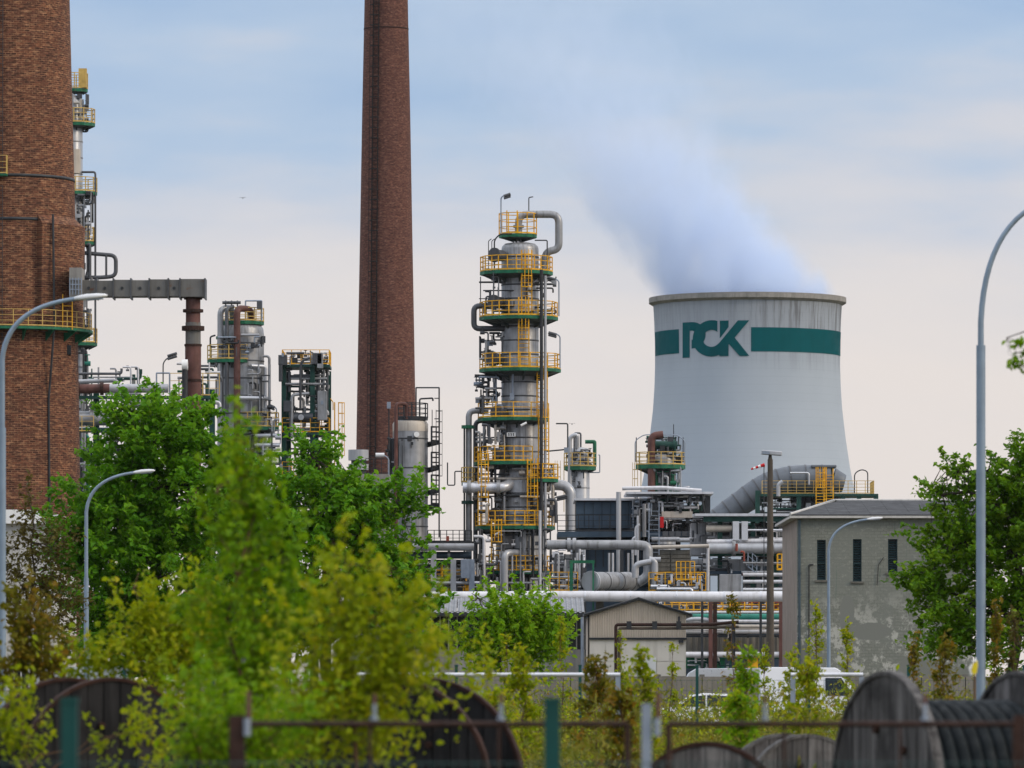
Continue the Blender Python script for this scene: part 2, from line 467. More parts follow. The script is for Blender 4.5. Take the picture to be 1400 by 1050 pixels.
# ------------------------------------------------------------------ brick chimneys
def chimney_near():
    D = 360; P = Pl(D); cx = 8
    t = thing('brick_chimney', 'wide red brick chimney with a yellow railed gallery', 'chimney', (P.x(cx), D, 0))
    X = P.x(cx); g = MB()
    prof = [(P.l(r), P.z(y)) for r, y in ((104, 968), (102, 800), (101, 640), (99, 500), (96.5, 380), (93.5, 250), (87, 0), (80, -320))]
    prof[0] = (prof[0][0], 0.0)
    top = prof[-1]
    g.lathe(X, D, prof + [(top[0] - .6, top[1]), (top[0] - .8, top[1] - 6)], 72)
    g.build('shaft', M['brick_near'], t)
    rr = lambda y: P.l(np.interp(y, [0, 250, 380, 500, 640, 800], [87, 93.5, 96.5, 99, 101, 102]))
    for y in (247, 306):
        g = MB(); z = P.z(y); r = rr(y)
        g.lathe(X, D, [(r - .05, z - .09), (r + .05, z - .09), (r + .05, z + .09), (r - .05, z + .09)], 60); g.build('iron_band', M['steel_dark'], t)
    # brick pilaster carrying the flue opening
    g = MB(); a0, a1 = -58, 6
    for (aa, bb) in ((a0, a1),):
        z0, z1 = P.z(458), P.z(312); z2 = P.z(298)
        vo, vi = [], []
        n = 14
        for i in range(n + 1):
            a = R(aa + (bb - aa) * i / n)
            for r, z in ((rr(458) + .30, z0), (rr(312) + .62, z1), (rr(298) - .1, z2), (rr(458) - .2, z0)):
                vo.append((X + r * math.cos(a), D + r * math.sin(a), z))
        fs = []
        for i in range(n):
            for k in range(4):
                fs.append((i * 4 + k, i * 4 + (k + 1) % 4, (i + 1) * 4 + (k + 1) % 4, (i + 1) * 4 + k))
        fs += [(0, 1, 2, 3), tuple(n * 4 + k for k in (3, 2, 1, 0))]
        g.add(vo, fs)
    g.build('pilaster', M['brick_near'], t)
    # gallery
    z = P.z(455); r0, r1 = rr(455) - .05, P.l(119)
    g = MB(); g.lathe(X, D, [(r0, z - .05), (r1, z - .05), (r1, z + .12), (r0, z + .12)], 36, smooth=False)
    for i in range(18):
        a = R(i * 20 + 8)
        c, s = math.cos(a), math.sin(a)
        g.prism([(X + r0 * c, D + r0 * s, z - .05), (X + r1 * c, D + r1 * s, z - .05), (X + r0 * c, D + r0 * s, z - .75)], (-s * .08, c * .08, 0))
    gal = g.build('gallery', M['green'], t)
    g = MB(); pts = [(X + r1 * .985 * math.cos(R(a)), D + r1 * .985 * math.sin(R(a)), z + .12) for a in range(0, 360, 10)]
    g.rail(pts, 1.05, .9, .026, 2, True); g.build('railing', M['pale_yellow'], gal)
    # small platform on the left with ladder
    g = MB(); z = P.z(247)
    g.bb((P.x(-16), D - rr(247) - .75, z - .12), (P.x(19), D - rr(247) + .5, z)); pf = g.build('platform', M['green'], t)
    g = MB(); g.rail([(P.x(-16), D - rr(247) - .7, z), (P.x(18.5), D - rr(247) - .7, z), (P.x(18.5), D - rr(247) + .3, z)], 1.15, .6, .028); g.build('railing', M['pale_yellow'], pf)
    g = MB()
    yf = lambda y: D - rr(y) - .12
    for y0, y1 in ((-40, 247), (262, 446), (462, 690)):
        steps = 8
        for i in range(steps):
            ya = y0 + (y1 - y0) * i / steps; yb = y0 + (y1 - y0) * (i + 1) / steps
            for px in (6, 12):
                g.cyl((P.x(px), yf(ya), P.z(ya)), (P.x(px), yf(yb), P.z(yb)), .03, n=4)
        y = y0
        while y < y1:
            g.cyl((P.x(6), yf(y), P.z(y)), (P.x(12), yf(y), P.z(y)), .02, n=4); y += 6.5
    g.build('ladder', M['steel_dark'], t)
    g = MB()   # downpipe along the shaft
    a = -50
    pts = []
    for y in (300, 330, 380, 450, 550, 650, 720):
        r = rr(y) + (.75 if y < 458 else .06)
        pts.append((X + r * math.cos(R(a)), D + r * math.sin(R(a)), P.z(y)))
    g.sweep(pts, .075, 6); g.build('downpipe', M['steel_dark'], t)
    g = MB(); g.ladder(P.x(98), D - 3.4, P.z(455), P.z(420), False, 0, -1, .3, .035); g.build('access_ladder', M['yellow'], t)
    g = MB(); g.box((X + rr(480) * math.cos(R(-25)), D + rr(480) * math.sin(R(-25)), P.z(481)), (.3, .4, .6)); g.build('vent_hole', M['window_dark'], t)
    return t
chimney_near()

def chimney_far():
    D = 560; P = Pl(D); cx = 528
    t = thing('brick_chimney', 'slender dark brick chimney rising alone behind the grey tank', 'chimney', (P.x(cx), D, 0)); X = P.x(cx)
    g = MB()
    prof = [(P.l(r), P.z(y)) for r, y in ((43.5, 800), (40.6, 590), (38.2, 450), (35.8, 320), (33, 160), (29.6, 0), (24, -330))]
    prof.insert(0, (P.l(46), 0.0)); tp = prof[-1]
    g.lathe(X, D, prof + [(tp[0] - .5, tp[1]), (tp[0] - .7, tp[1] - 6)], 64)
    g.build('shaft', M['brick_far'], t)
    rr = lambda y: P.l(np.interp(y, [-330, 0, 160, 320, 450, 590, 800], [24, 29.6, 33, 35.8, 38.2, 40.6, 43.5]))
    g = MB(); an = R(-114)
    ys = list(range(-60, 800, 40))
    def q(y, o, d=0): 
        a = an + o / rr(y); return (X + (rr(y) + .12 + d) * math.cos(a), D + (rr(y) + .12 + d) * math.sin(a), P.z(y))
    for o in (-.28, .28):
        g.sweep([q(y, o) for y in ys], .05, 4)
    for k in range(0, 860, 6): g.cyl(q(k - 60, -.28), q(k - 60, .28), .03, n=4, caps=False)
    for k in range(0, 860, 14):
        pp = [q(k - 60, o, d) for o, d in ((-.33, 0), (-.36, .45), (0, .72), (.36, .45), (.33, 0))]
        for a, b in zip(pp[:-1], pp[1:]): g.cyl(a, b, .05, n=4, caps=False)
    for o, d in ((-.36, .45), (0, .72), (.36, .45)): g.sweep([q(y, o, d) for y in ys], .035, 4)
    g.build('caged_ladder', M['soot'], t)
    for y in (40,):
        g = MB(); z = P.z(y); r = rr(y); g.lathe(X, D, [(r - .05, z - .06), (r + .03, z - .06), (r + .03, z + .06), (r - .05, z + .06)], 48); g.build('iron_band', M['rust_dark'], t)
chimney_far()

# ------------------------------------------------------------------ cooling tower
TD = 1000; TP = Pl(TD); TX = TP.x(1022)
_ty = [408, 440, 470, 500, 530, 560, 600, 640, 700, 760, 850, 945]
_tr = [129.5, 127.6, 126.6, 126.4, 127.3, 129.3, 134, 140, 151.5, 166, 192, 226]
def trad(z):
    y = HZ - (z - H) / TP.k
    return TP.l(float(np.interp(y, _ty, _tr)))
def cooling_tower():
    t = thing('cooling_tower', 'pale grey cooling tower with a teal band and letters', 'cooling tower', (TX, TD, 0))
    m, n, l, b = newmat('tower_paint')
    co = nd(n, 'ShaderNodeTexCoord').outputs['Object']
    sp = nd(n, 'ShaderNodeSeparateXYZ'); l.new(co, sp.inputs[0])
    c = ramp(n, l, noise(n, l, co, .06, 6, (1, 1, .5)), .35, .68, (.32, .365, .42), (.365, .41, .465))
    st = ramp(n, l, noise(n, l, co, 1.0, 7, (.95, .95, .03), .72), .47, .60)
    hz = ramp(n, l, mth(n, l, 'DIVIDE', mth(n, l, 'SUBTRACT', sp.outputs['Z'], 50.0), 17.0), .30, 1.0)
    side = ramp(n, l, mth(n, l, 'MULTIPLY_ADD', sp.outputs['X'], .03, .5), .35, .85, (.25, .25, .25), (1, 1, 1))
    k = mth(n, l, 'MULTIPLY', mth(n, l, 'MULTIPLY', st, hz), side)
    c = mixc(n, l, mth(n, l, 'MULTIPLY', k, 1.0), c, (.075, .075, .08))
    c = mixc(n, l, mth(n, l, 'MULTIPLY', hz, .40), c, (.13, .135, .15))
    rg = ramp(n, l, mth(n, l, 'FRACT', mth(n, l, 'MULTIPLY', sp.outputs['Z'], 1 / 1.4)), .0, .07, (.86,) * 3, (1,) * 3)
    c = mixc(n, l, .7, c, mixc(n, l, 1.0, c, rg, 'MULTIPLY'))
    l.new(c, b.inputs['Base Color']); b.inputs['Roughness'].default_value = .8
    g = MB()
    zt = TP.z(408)
    zs = [0.001] + [TP.z(y) for y in range(940, 408, -10)] + [zt - .9]
    prof = [(trad(z), z) for z in zs]
    g.lathe(TX, TD, prof, 128)
    g.lathe(TX, TD, [(r - .5, z) for r, z in reversed(prof)], 128)
    g.build('shell', m, t)
    g = MB(); r = trad(zt - 1)
    g.lathe(TX, TD, [(r - .6, zt - 1.3), (r + .05, zt - 1.3), (r + .75, zt - .9), (r + .75, zt), (r - .6, zt), (r - .6, zt - 1.3)], 128, smooth=False)
    g.build('rim', M['concrete'], t)
    mt = paint('teal_sign', (.0, .072, .084), .6, 0, .16, .12, .25, (.0, .034, .042)); mt.node_tree.nodes['Principled BSDF'].inputs['Specular IOR Level'].default_value = .05
    def project(tris2d, name, off, parent):
        """flat outline (photo pixels) laid on the curved shell"""
        bm = bmesh.new()
        for tri in tris2d:
            bm.faces.new([bm.verts.new((p[0], p[1], 0)) for p in tri])
        for _ in range(4):
            es = [e for e in bm.edges if e.calc_length() > 6]
            if not es: break
            bmesh.ops.subdivide_edges(bm, edges=es, cuts=1)
            bmesh.ops.triangulate(bm, faces=bm.faces[:])
        bmesh.ops.remove_doubles(bm, verts=bm.verts, dist=.001)
        vs = []
        for v in bm.verts:
            px, py = v.co.x, v.co.y
            z = TP.z(py)
            for _ in range(4):
                r = trad(z); s = max(-1, min(1, (px - 1022) * TP.k / r)); cth = math.sqrt(max(0, 1 - s * s))
                # same angular place as seen from the road, centre line as datum
                z = H + (HZ - py) * (TD - r) / F * 1.0
            r += off
            vs.append((TX + r * s, TD - r * cth, z))
        g = MB(); bm.verts.index_update()
        g.add(vs, [tuple(v.index for v in f.verts) for f in bm.faces], True)
        bm.free()
        return g.build(name, mt, parent)
    def poly(pts):
        P3 = [Vector((a, b, 0)) for a, b in pts]
        return [[(P3[i].x, P3[i].y) for i in tr] for tr in tessellate_polygon([P3])]
    Z = lambda x, y: (880 + x / 8.235, 390 + y / 8.235)
    # band as strips so that it wraps round the tower
    for x0, x1 in ((1022 - 126.2, 926.2), (1021.6, 1022 + 126.2)):
        q = []; N = 40
        th0, th1 = math.asin(max(-1, (x0 - 1022) / 126.6)), math.asin(min(1, (x1 - 1022) / 126.6))
        xs = [1022 + 126.6 * math.sin(th0 + (th1 - th0) * i / N) for i in range(N + 1)]
        for a, b in zip(xs[:-1], xs[1:]):
            q += [[(a, 447.3), (a, 480.3), (b, 480.3)], [(a, 447.3), (b, 480.3), (b, 447.3)]]
        bd = MB()
        vs = []; fs = []
        for i in range(N + 1):
            th = th0 + (th1 - th0) * i / N
            for py in (480.3, 469, 458, 447.3):
                z = H + (HZ - py) * (TD - 16.4) / F; r = trad(z) + .05
                vs.append((TX + r * math.sin(th), TD - r * math.cos(th), z))
        for i in range(N):
            for k in range(3): fs.append((i * 4 + k, (i + 1) * 4 + k, (i + 1) * 4 + k + 1, i * 4 + k + 1))
        bd.add(vs, fs, True); bd.build('painted_band', mt, t)
    arc = lambda cx, cy, r, a0, a1, n=20: [(cx + r * math.cos(R(a0 + (a1 - a0) * i / n)), cy - r * math.sin(R(a0 + (a1 - a0) * i / n))) for i in range(n + 1)]
    pP = [(418, 800), (418, 400)] + arc(520, 548, 148, 90, -70, 14) + [(570, 692), (515, 700), (515, 612)] + arc(512, 548, 52, -85, 85, 10) + [(495, 496), (495, 800)]
    aC = math.degrees(math.acos(64 / 207)); aI = math.degrees(math.acos(64 / 97))
    pC = arc(733, 592, 205, aC, 322, 34) + arc(733, 592, 95, 322, aI, 28)
    pK1 = [(822, 395), (918, 395), (918, 468), (822, 595)]
    pK2 = [(1020, 395), (1145, 395), (985, 588), (1145, 795), (1040, 795), (924, 662), (918, 668), (918, 795), (825, 795), (780, 745), (795, 672)]
    for nm, pg, off in (('letter_p', pP, .05), ('letter_c', pC, .08), ('letter_k', pK2, .11), ('letter_k', pK1, .05)):
        project(poly([Z(*p) for p in pg]), nm, off, t)
    return t
cooling_tower()

def steam():
    m = bpy.data.materials.new('steam'); m.use_nodes = True
    n = m.node_tree.nodes; l = m.node_tree.links; n.clear()
    out = nd(n, 'ShaderNodeOutputMaterial'); v = nd(n, 'ShaderNodeVolumePrincipled')
    v.inputs['Color'].default_value = (.74, .83, .98, 1); v.inputs['Anisotropy'].default_value = .15
    co = nd(n, 'ShaderNodeTexCoord').outputs['Object']
    sp = nd(n, 'ShaderNodeSeparateXYZ'); l.new(co, sp.inputs[0])
    x, y, z = sp.outputs[0], sp.outputs[1], sp.outputs[2]
    cx = mth(n, l, 'MULTIPLY', z, mth(n, l, 'MULTIPLY_ADD', z, .0, -.78))
    zz = mth(n, l, 'SUBTRACT', z, 14)
    hw = mth(n, l, 'MULTIPLY_ADD', mth(n, l, 'MULTIPLY', zz, zz), .009, 15.4)
    dx = mth(n, l, 'SUBTRACT', x, cx)
    d = mth(n, l, 'DIVIDE', mth(n, l, 'SQRT', mth(n, l, 'ADD', mth(n, l, 'MULTIPLY', dx, dx), mth(n, l, 'MULTIPLY', y, y))), hw)
    mp = nd(n, 'ShaderNodeMapping'); l.new(co, mp.inputs[0]); mp.inputs['Rotation'].default_value = (0, R(-38), 0); mp.inputs['Scale'].default_value = (1, 1, .6)
    nz = noise(n, l, mp.outputs[0], .10, 8, None, .62)
    loose = nd(n, 'ShaderNodeMapRange'); l.new(z, loose.inputs[0]); loose.inputs[1].default_value = 0; loose.inputs[2].default_value = 35
    loose.inputs[3].default_value = .9; loose.inputs[4].default_value = 2.5
    v0 = mth(n, l, 'ADD', mth(n, l, 'SUBTRACT', 1.0, d), mth(n, l, 'MULTIPLY', mth(n, l, 'SUBTRACT', nz, .5), loose.outputs[0]))
    mr = nd(n, 'ShaderNodeMapRange'); mr.interpolation_type = 'SMOOTHSTEP'; l.new(v0, mr.inputs[0]); mr.inputs[1].default_value = -.08; mr.inputs[2].default_value = .35
    fd = nd(n, 'ShaderNodeValToRGB'); l.new(mth(n, l, 'DIVIDE', z, 60), fd.inputs[0])
    e = fd.color_ramp.elements; e[0].position = 0; e[0].color = (1, 1, 1, 1); e[1].position = 1; e[1].color = (0, 0, 0, 1)
    for p_, k_ in ((.15, .75), (.33, .34), (.50, .15), (.72, .05)):
        q = e.new(p_); q.color = (k_, k_, k_, 1)
    bil = nd(n, 'ShaderNodeMapRange'); l.new(noise(n, l, mp.outputs[0], .19, 6, None, .6), bil.inputs[0]); bil.inputs[1].default_value = .36; bil.inputs[2].default_value = .64; bil.inputs[3].default_value = .15; bil.inputs[4].default_value = 1.7
    dens = mth(n, l, 'MULTIPLY', mth(n, l, 'MULTIPLY', mth(n, l, 'MULTIPLY', mr.outputs[0], fd.outputs[0]), bil.outputs[0]), .21)
    l.new(dens, v.inputs['Density']); l.new(v.outputs[0], out.inputs['Volume'])
    g = MB(); zt = TP.z(408); N = 24; zsn = [-1.2, 0.15, 1.5, 4, 8, 13, 20, 28, 36, 46, 58]
    vs = []; fs = []
    for zv in zsn:
        c = -.78 * zv if zv > 0 else 0
        r = (15.4 + .009 * (zv - 14) ** 2) * (1.35 + .6 * min(1, max(0, zv) / 25))
        if zv < 1: r = 15.4
        elif zv < 2: r = 18.5
        for i in range(N):
            a = 2 * math.pi * i / N; vs.append((TX + c + r * math.cos(a), TD + r * math.sin(a), zt + zv))
    for k in range(len(zsn) - 1):
        for i in range(N): fs.append((k * N + i, k * N + (i + 1) % N, (k + 1) * N + (i + 1) % N, (k + 1) * N + i))
    fs += [tuple(range(N - 1, -1, -1)), tuple((len(zsn) - 1) * N + i for i in range(N))]
    g.add(vs, fs, True)
    o = g.build('steam_plume', m, None, (TX, TD, zt))
    prop(o, 'white steam plume drifting up left from the cooling tower', 'steam', kind='stuff')
steam()

# ------------------------------------------------------------------ right building
def plaster():
    m, n, l, b = newmat('plaster_wall')
    co = nd(n, 'ShaderNodeTexCoord').outputs['Object']
    sp = nd(n, 'ShaderNodeSeparateXYZ'); l.new(co, sp.inputs[0])
    cb = nd(n, 'ShaderNodeCombineXYZ'); l.new(mth(n, l, 'ADD', sp.outputs['X'], sp.outputs['Y']), cb.inputs[0]); l.new(sp.outputs['Z'], cb.inputs[1])
    bt = nd(n, 'ShaderNodeTexBrick'); l.new(cb.outputs[0], bt.inputs['Vector'])
    bt.inputs['Scale'].default_value = 1; bt.inputs['Brick Width'].default_value = .30; bt.inputs['Row Height'].default_value = .16; bt.inputs['Mortar Size'].default_value = .018
    bt.inputs['Color1'].default_value = (.160, .168, .146, 1); bt.inputs['Color2'].default_value = (.188, .197, .172, 1); bt.inputs['Mortar'].default_value = (.138, .145, .124, 1)
    c = bt.outputs['Color']
    c = mixc(n, l, ramp(n, l, noise(n, l, cb.outputs[0], .45, 6, (1, .7, 1)), .42, .62), c, (.165, .175, .155))
    low = ramp(n, l, mth(n, l, 'DIVIDE', sp.outputs['Z'], 10.0), .45, .68, (1, 1, 1), (0, 0, 0))
    peel = ramp(n, l, noise(n, l, cb.outputs[0], 1.3, 9, (1, .8, 1), .78), .50, .56)
    c = mixc(n, l, mth(n, l, 'MULTIPLY', mth(n, l, 'MULTIPLY', peel, low), .95), c, (.38, .38, .345))
    fine = ramp(n, l, noise(n, l, cb.outputs[0], 3.0, 8, (1, 1.8, 1), .8), .54, .62)
    c = mixc(n, l, mth(n, l, 'MULTIPLY', fine, .5), c, (.32, .32, .285))
    # smooth render repair patches
    def patch(cx, cz, rx, rz):
        dx = mth(n, l, 'DIVIDE', mth(n, l, 'SUBTRACT', sp.outputs['X'], cx), rx); dz = mth(n, l, 'DIVIDE', mth(n, l, 'SUBTRACT', sp.outputs['Z'], cz), rz)
        dd = mth(n, l, 'ADD', mth(n, l, 'MULTIPLY', dx, dx), mth(n, l, 'MULTIPLY', dz, dz))
        dd = mth(n, l, 'ADD', dd, mth(n, l, 'MULTIPLY', noise(n, l, cb.outputs[0], .9, 5), 1.4))
        return ramp(n, l, mth(n, l, 'MULTIPLY', dd, .5), .72, .78, (1, 1, 1), (0, 0, 0))
    for a in ((4.3, 4.5, 1.25, .5), (3.1, 5.3, .45, 1.1), (6.5, 2.4, 1.0, .9), (1.0, 3.0, .5, .9)):
        c = mixc(n, l, patch(*a), c, (.165, .172, .155))
    gs = ramp(n, l, noise(n, l, cb.outputs[0], 1.0, 6, (5, .22, 1), .65), .60, .72)
    hi = ramp(n, l, mth(n, l, 'DIVIDE', sp.outputs['Z'], 10.0), .55, .85)
    c = mixc(n, l, mth(n, l, 'MULTIPLY', mth(n, l, 'MULTIPLY', gs, hi), .8), c, (.045, .105, .085))
    l.new(c, b.inputs['Base Color']); b.inputs['Roughness'].default_value = .9
    bump(n, l, b, noise(n, l, co, 7, 6), .4, .02)
    return m
paint('side_lit_tone', (.235, .195, .165), .9, 0, .15, .8, .5, (.10, .085, .07))  # side wall's different lighting put into the colour as a pinkish brown
def right_building():
    D = 290; P = Pl(D)
    t = thing('plaster_building', 'weathered grey green building with three narrow louvred windows', 'building', (P.x(1075), D, 0))
    x0, x1, zt = P.x(1090), P.x(1330), P.z(708)
    pm = plaster()
    # front wall with window openings: built from strips around them
    wins = [(1117, 738, 1129, 793), (1166, 737, 1178, 795), (1214, 737, 1227, 783)]
    wx = [(P.x(a), P.x(c), P.z(d), P.z(b)) for a, b, c, d in wins]
    g = MB(); y0, y1 = D, D + .45
    cur = x0
    zlo = min(w[2] for w in wx); zhi = max(w[3] for w in wx)
    for a, c, zb, zt_ in wx:
        g.bb((cur, y0, 0), (a, y1, zt)); g.bb((a, y0, 0), (c, y1, zb)); g.bb((a, y0, zt_), (c, y1, zt)); cur = c
    g.bb((cur, y0, 0), (x1, y1, zt)); g.build('front_wall', pm, t)
    g = MB(); g.bb((x0, y1 + .001, 0), (x0 + .5, D + 16, zt - .01)); g.bb((x1 - .4, y1 + .01, 0), (x1, D + 16, zt - .01)); g.bb((x0 + .51, D + 15.6, 0), (x1 - .41, D + 16, zt - .01)); g.build('side_wall', M['side_lit_tone'], t)
    for a, c, zb, zt_ in wx:
        g = MB(); g.bb((a, D + .3, zb), (c, D + .42, zt_)); wo_ = g.build('window', M['window_dark'], t)
        g = MB(); fw = .05
        for q in (((a, zb), (a + fw, zt_)), ((c - fw, zb), (c, zt_))): g.bb((q[0][0], D + .08, q[0][1]), (q[1][0], D + .2, q[1][1]))
        zm = zb + (zt_ - zb) * .42
        for zc in (zb + .03, zm, zt_ - .03): g.bb((a + fw, D + .08, zc - .03), (c - fw, D + .2, zc + .03))
        g.build('frame', M['louvre'], wo_)
        z = zb + .12; me = None
        while z < zt_ - .08:
            if me is None:
                g = MB(); g.box(((a + c) / 2, D + .17, z), (c - a - 2 * fw, .11, .02), 0, R(38)); o = g.build('slat', M['louvre'], wo_); me = o.data; zz0 = z
            else:
                o = bpy.data.objects.new('slat', me); COL.objects.link(o); o.parent = wo_; o.location = (0, 0, z - zz0); ORG[o] = ORG[t]
            z += .12
        g = MB(); g.bb((a - .12, D - .09, zb - .1), (c + .12, D + .07, zb - .001)); g.build('sill', M['concrete_dark'], wo_)
    # hipped roof of separate sheets
    ze = zt; ov = .38; xl = x0 - ov; xr = x1 + 3; yf = D - ov; yb = D + 16 + ov
    zr = P.z(683) + .15; xr0 = P.x(1150) + .1; yr = D + 8
    g = MB(); g.bb((xl, yf, ze - .02), (xr, yf + .14, ze + .10)); g.bb((xl, yf + .141, ze - .02), (xl + .14, yb, ze + .10)); g.build('gutter', M['trim'], t)
    g = MB(); g.bb((xl + .15, yf + .15, ze), (xr, yb, ze + .03)); g.build('soffit', M['trim'], t)
    n = 12
    top = ze + .11
    for i in range(n):
        a = xl + (xr - xl) * i / n; b = xl + (xr - xl) * (i + 1) / n - .01
        def up(xx):
            f = min(1, (xx - xl) / (xr0 - xl)); return Vector((xx, yf + (yr - yf) * f, top + (zr - top) * f))
        pts = [Vector((a, yf, top)), Vector((b, yf, top)), up(b), up(a)] if i else [Vector((a, yf, top)), Vector((b, yf, top)), up(b)]
        g = MB(); g.prism(pts, (0, 0, .05)); g.build('roof_sheet', M['roof_dark'], t)
    g = MB(); g.prism([(xl, yf + .01, top - .01), (xr0, yr, zr - .01), (xl, yb, top - .01)], (0, 0, .05)); g.build('roof_hip', M['roof_dark'], t)
    g = MB(); g.prism([(xr0, yr, zr - .01), (xr, yr, zr - .01), (xr, yb, top - .01), (xl, yb, top - .01)], (0, 0, .05)); g.build('roof_back', M['roof_dark'], t)
    g = MB(); g.tube([(xl, yf, top + .06), (xr0, yr, zr + .06), (xr, yr, zr + .06)], .08, 6, .01); g.build('ridge_cap', M['trim'], t)
    g = MB(); X = P.x(1093)
    g.tube([(X, D - .2, zt - .1), (X, D - .1, zt - .5), (X, D - .1, .1)], .07, 8)
    for k in range(8): g.cyl((X, D - .1, .8 + k * 1.1), (X, D - .1, .9 + k * 1.1), .1, n=8)
    g.build('downpipe', M['drain'], t)
    g = MB(); g.tube([(P.x(1112), D - .05, P.z(772)), (P.x(1106), D - .05, P.z(772)), (P.x(1106), D - .05, .5)], .03, 6); g.build('conduit', M['steel_dark'], t)
    g = MB(); g.tube([(P.x(1208), D - .05, P.z(762)), (P.x(1201), D - .05, P.z(772)), (P.x(1199), D - .05, P.z(800))], .02, 5); g.build('cable', M['steel_dark'], t)
right_building()

# ------------------------------------------------------------------ shed with gable
def corrugated(g, p, u, v, pitch=.25, depth=.05, nrm=(0, -1, 0)):
    p = Vector(p); u = Vector(u); v = Vector(v); nrm = Vector(nrm)
    n = max(2, int(u.length / pitch)); vs = []; fs = []
    prof = []
    for i in range(n):
        for f, h in ((0, 0), (.35, 0), (.5, 1), (.85, 1)): prof.append(((i + f) / n, h))
    prof.append((1, 0))
    for f, h in prof:
        b = p + u * f + nrm * (h * depth); vs += [b, b + v]
    for i in range(len(prof) - 1): fs.append((2 * i, 2 * i + 2, 2 * i + 3, 2 * i + 1))
    g.add(vs, fs)
    return g
def shed():
    D = 300; P = Pl(D)
    t = thing('gabled_shed', 'beige gabled shed with corrugated upper wall and white door', 'shed', (P.x(870), D, 0))
    xl, xr, xp = P.x(806), P.x(938), P.x(873); zp, ze, zm = P.z(821), P.z(841), P.z(873)
    # lower wall as courses of large panels
    n = 6
    cw = (xr - xl) / n
    xd0, xd1, zd = P.x(870), P.x(897), P.z(899)
    zs = [0, 1.2, 2.2, 3.0, zm]
    for k in range(4):
        for i in range(n):
            a, b = xl + cw * i + .012, xl + cw * (i + 1) - .012
            if k < 3 and a < xd1 and b > xd0:
                pieces = [(a, min(b, xd0 - .03)), (max(a, xd1 + .03), b)]
            else: pieces = [(a, b)]
            for a2, b2 in pieces:
                if b2 - a2 > .1:
                    g = MB(); g.bb((a2, D, zs[k] + .012), (b2, D + .2, zs[k + 1] - .012)); g.build('wall_panel', M['cream_wall'], t)
    g = MB(); g.bb((xl + .03, D + .05, 0), (xr - .03, D + .25, zm)); g.build('wall_core', M['cream_wall'], t)
    g = MB(); g.bb((xd0, D - .03, 0), (xd1, D + .04, zd)); dr = g.build('door', M['white'], t)
    g = MB(); g.bb((xd1 - .2, D - .09, 1.0), (xd1 - .1, D - .031, 1.15)); g.build('handle', M['steel_dark'], dr)
    # gable: corrugated panels with sloping top
    np_ = 40
    g = MB(); w = (xr - xl) / np_
    top = lambda x: ze + (zp - ze) * (1 - abs(x - xp) / ((xp - xl) if x < xp else (xr - xp))) if True else 0
    vs = []; fs = []
    prof = []
    for i in range(np_):
        for f, h in ((0, 0), (.4, 0), (.5, 1), (.9, 1)): prof.append((xl + (i + f) * w, h))
    prof.append((xr, 0))
    for x, h in prof: vs += [(x, D - .04 - .05 * h, zm + .05), (x, D - .04 - .05 * h, top(x))]
    for i in range(len(prof) - 1): fs.append((2 * i, 2 * i + 2, 2 * i + 3, 2 * i + 1))
    g.add(vs, fs); g.prism([(xl, D + .02, zm), (xr, D + .02, zm), (xr, D + .02, ze), (xp, D + .02, zp), (xl, D + .02, ze)], (0, .15, 0)); g.build('gable_cladding', M['beige_clad'], t)
    g = MB(); g.bb((xl - .03, D - .12, zm - .06), (xr + .03, D - .005, zm + .04)); g.build('flashing', M['steel_dark'], t)
    g = MB(); g.bb((xl, D + .26, 0), (xl + .2, D + 14, ze - .05)); g.bb((xr - .2, D + .26, 0), (xr, D + 14, ze - .05)); g.build('side_wall', M['beige_clad'], t)
    for a, b, za, zb in ((xl - .35, xp, ze - .08, zp + .03), (xr + .35, xp, ze - .08, zp + .03)):
        g = MB(); g.prism([(a, D - .3, za), (b, D - .3, zb), (b, D - .3, zb + .12), (a, D - .3, za + .12)], (0, 14.5, 0)); g.build('roof_slope', M['roof_grey'], t)
    g = MB(); g.tube([(xl - .3, D - .35, ze + .02), (xp, D - .35, zp + .12), (xr + .3, D - .35, ze + .02)], .06, 6, .01); g.build('verge', M['steel_dark'], t)
    g = MB(); X = P.x(796); g.tube([(X, D - .3, ze - .1), (X, D - .3, .2)], .09, 8); g.build('downpipe', M['galv'], t)
    g = MB(); g.box((P.x(931), D - .15, P.z(877)), (.25, .25, .15)); g.box((P.x(928), D - .15, P.z(848)), (.1, .15, .4)); g.build('wall_lamp', M['steel_dark'], t)
    # long low wing with its mono-pitch roof
    D2 = 301; Q = Pl(D2)
    t2 = thing('long_shed', 'long low shed with grey corrugated roof and dark windows behind the small bright tree', 'shed', (Q.x(690), D2, 0))
    a, b = Q.x(520), Q.x(800)
    for i in range(8):
        x0 = a + (b - a) * i / 8; x1 = a + (b - a) * (i + 1) / 8 - .03
        g = MB(); corrugated(g, (x0, D2 - .4, Q.z(838)), (x1 - x0, 0, 0), (0, 5.5, Q.z(819) - Q.z(838) + .1), .24, .05, (0, -.2, 1)); g.build('roof_sheet', M['roof_grey'], t2)
    g = MB(); g.bb((a, D2 - .45, Q.z(842)), (b, D2 - .3, Q.z(838))); g.build('gutter', M['steel_dark'], t2)
    g = MB(); zw0, zw1 = Q.z(888), Q.z(843)
    g.bb((a, D2, 0), (b, D2 + .3, zw0)); g.bb((a, D2 + .05, zw1), (b, D2 + .3, zw1 + .3))
    g.build('wall', M['concrete'], t2)
    n = 24
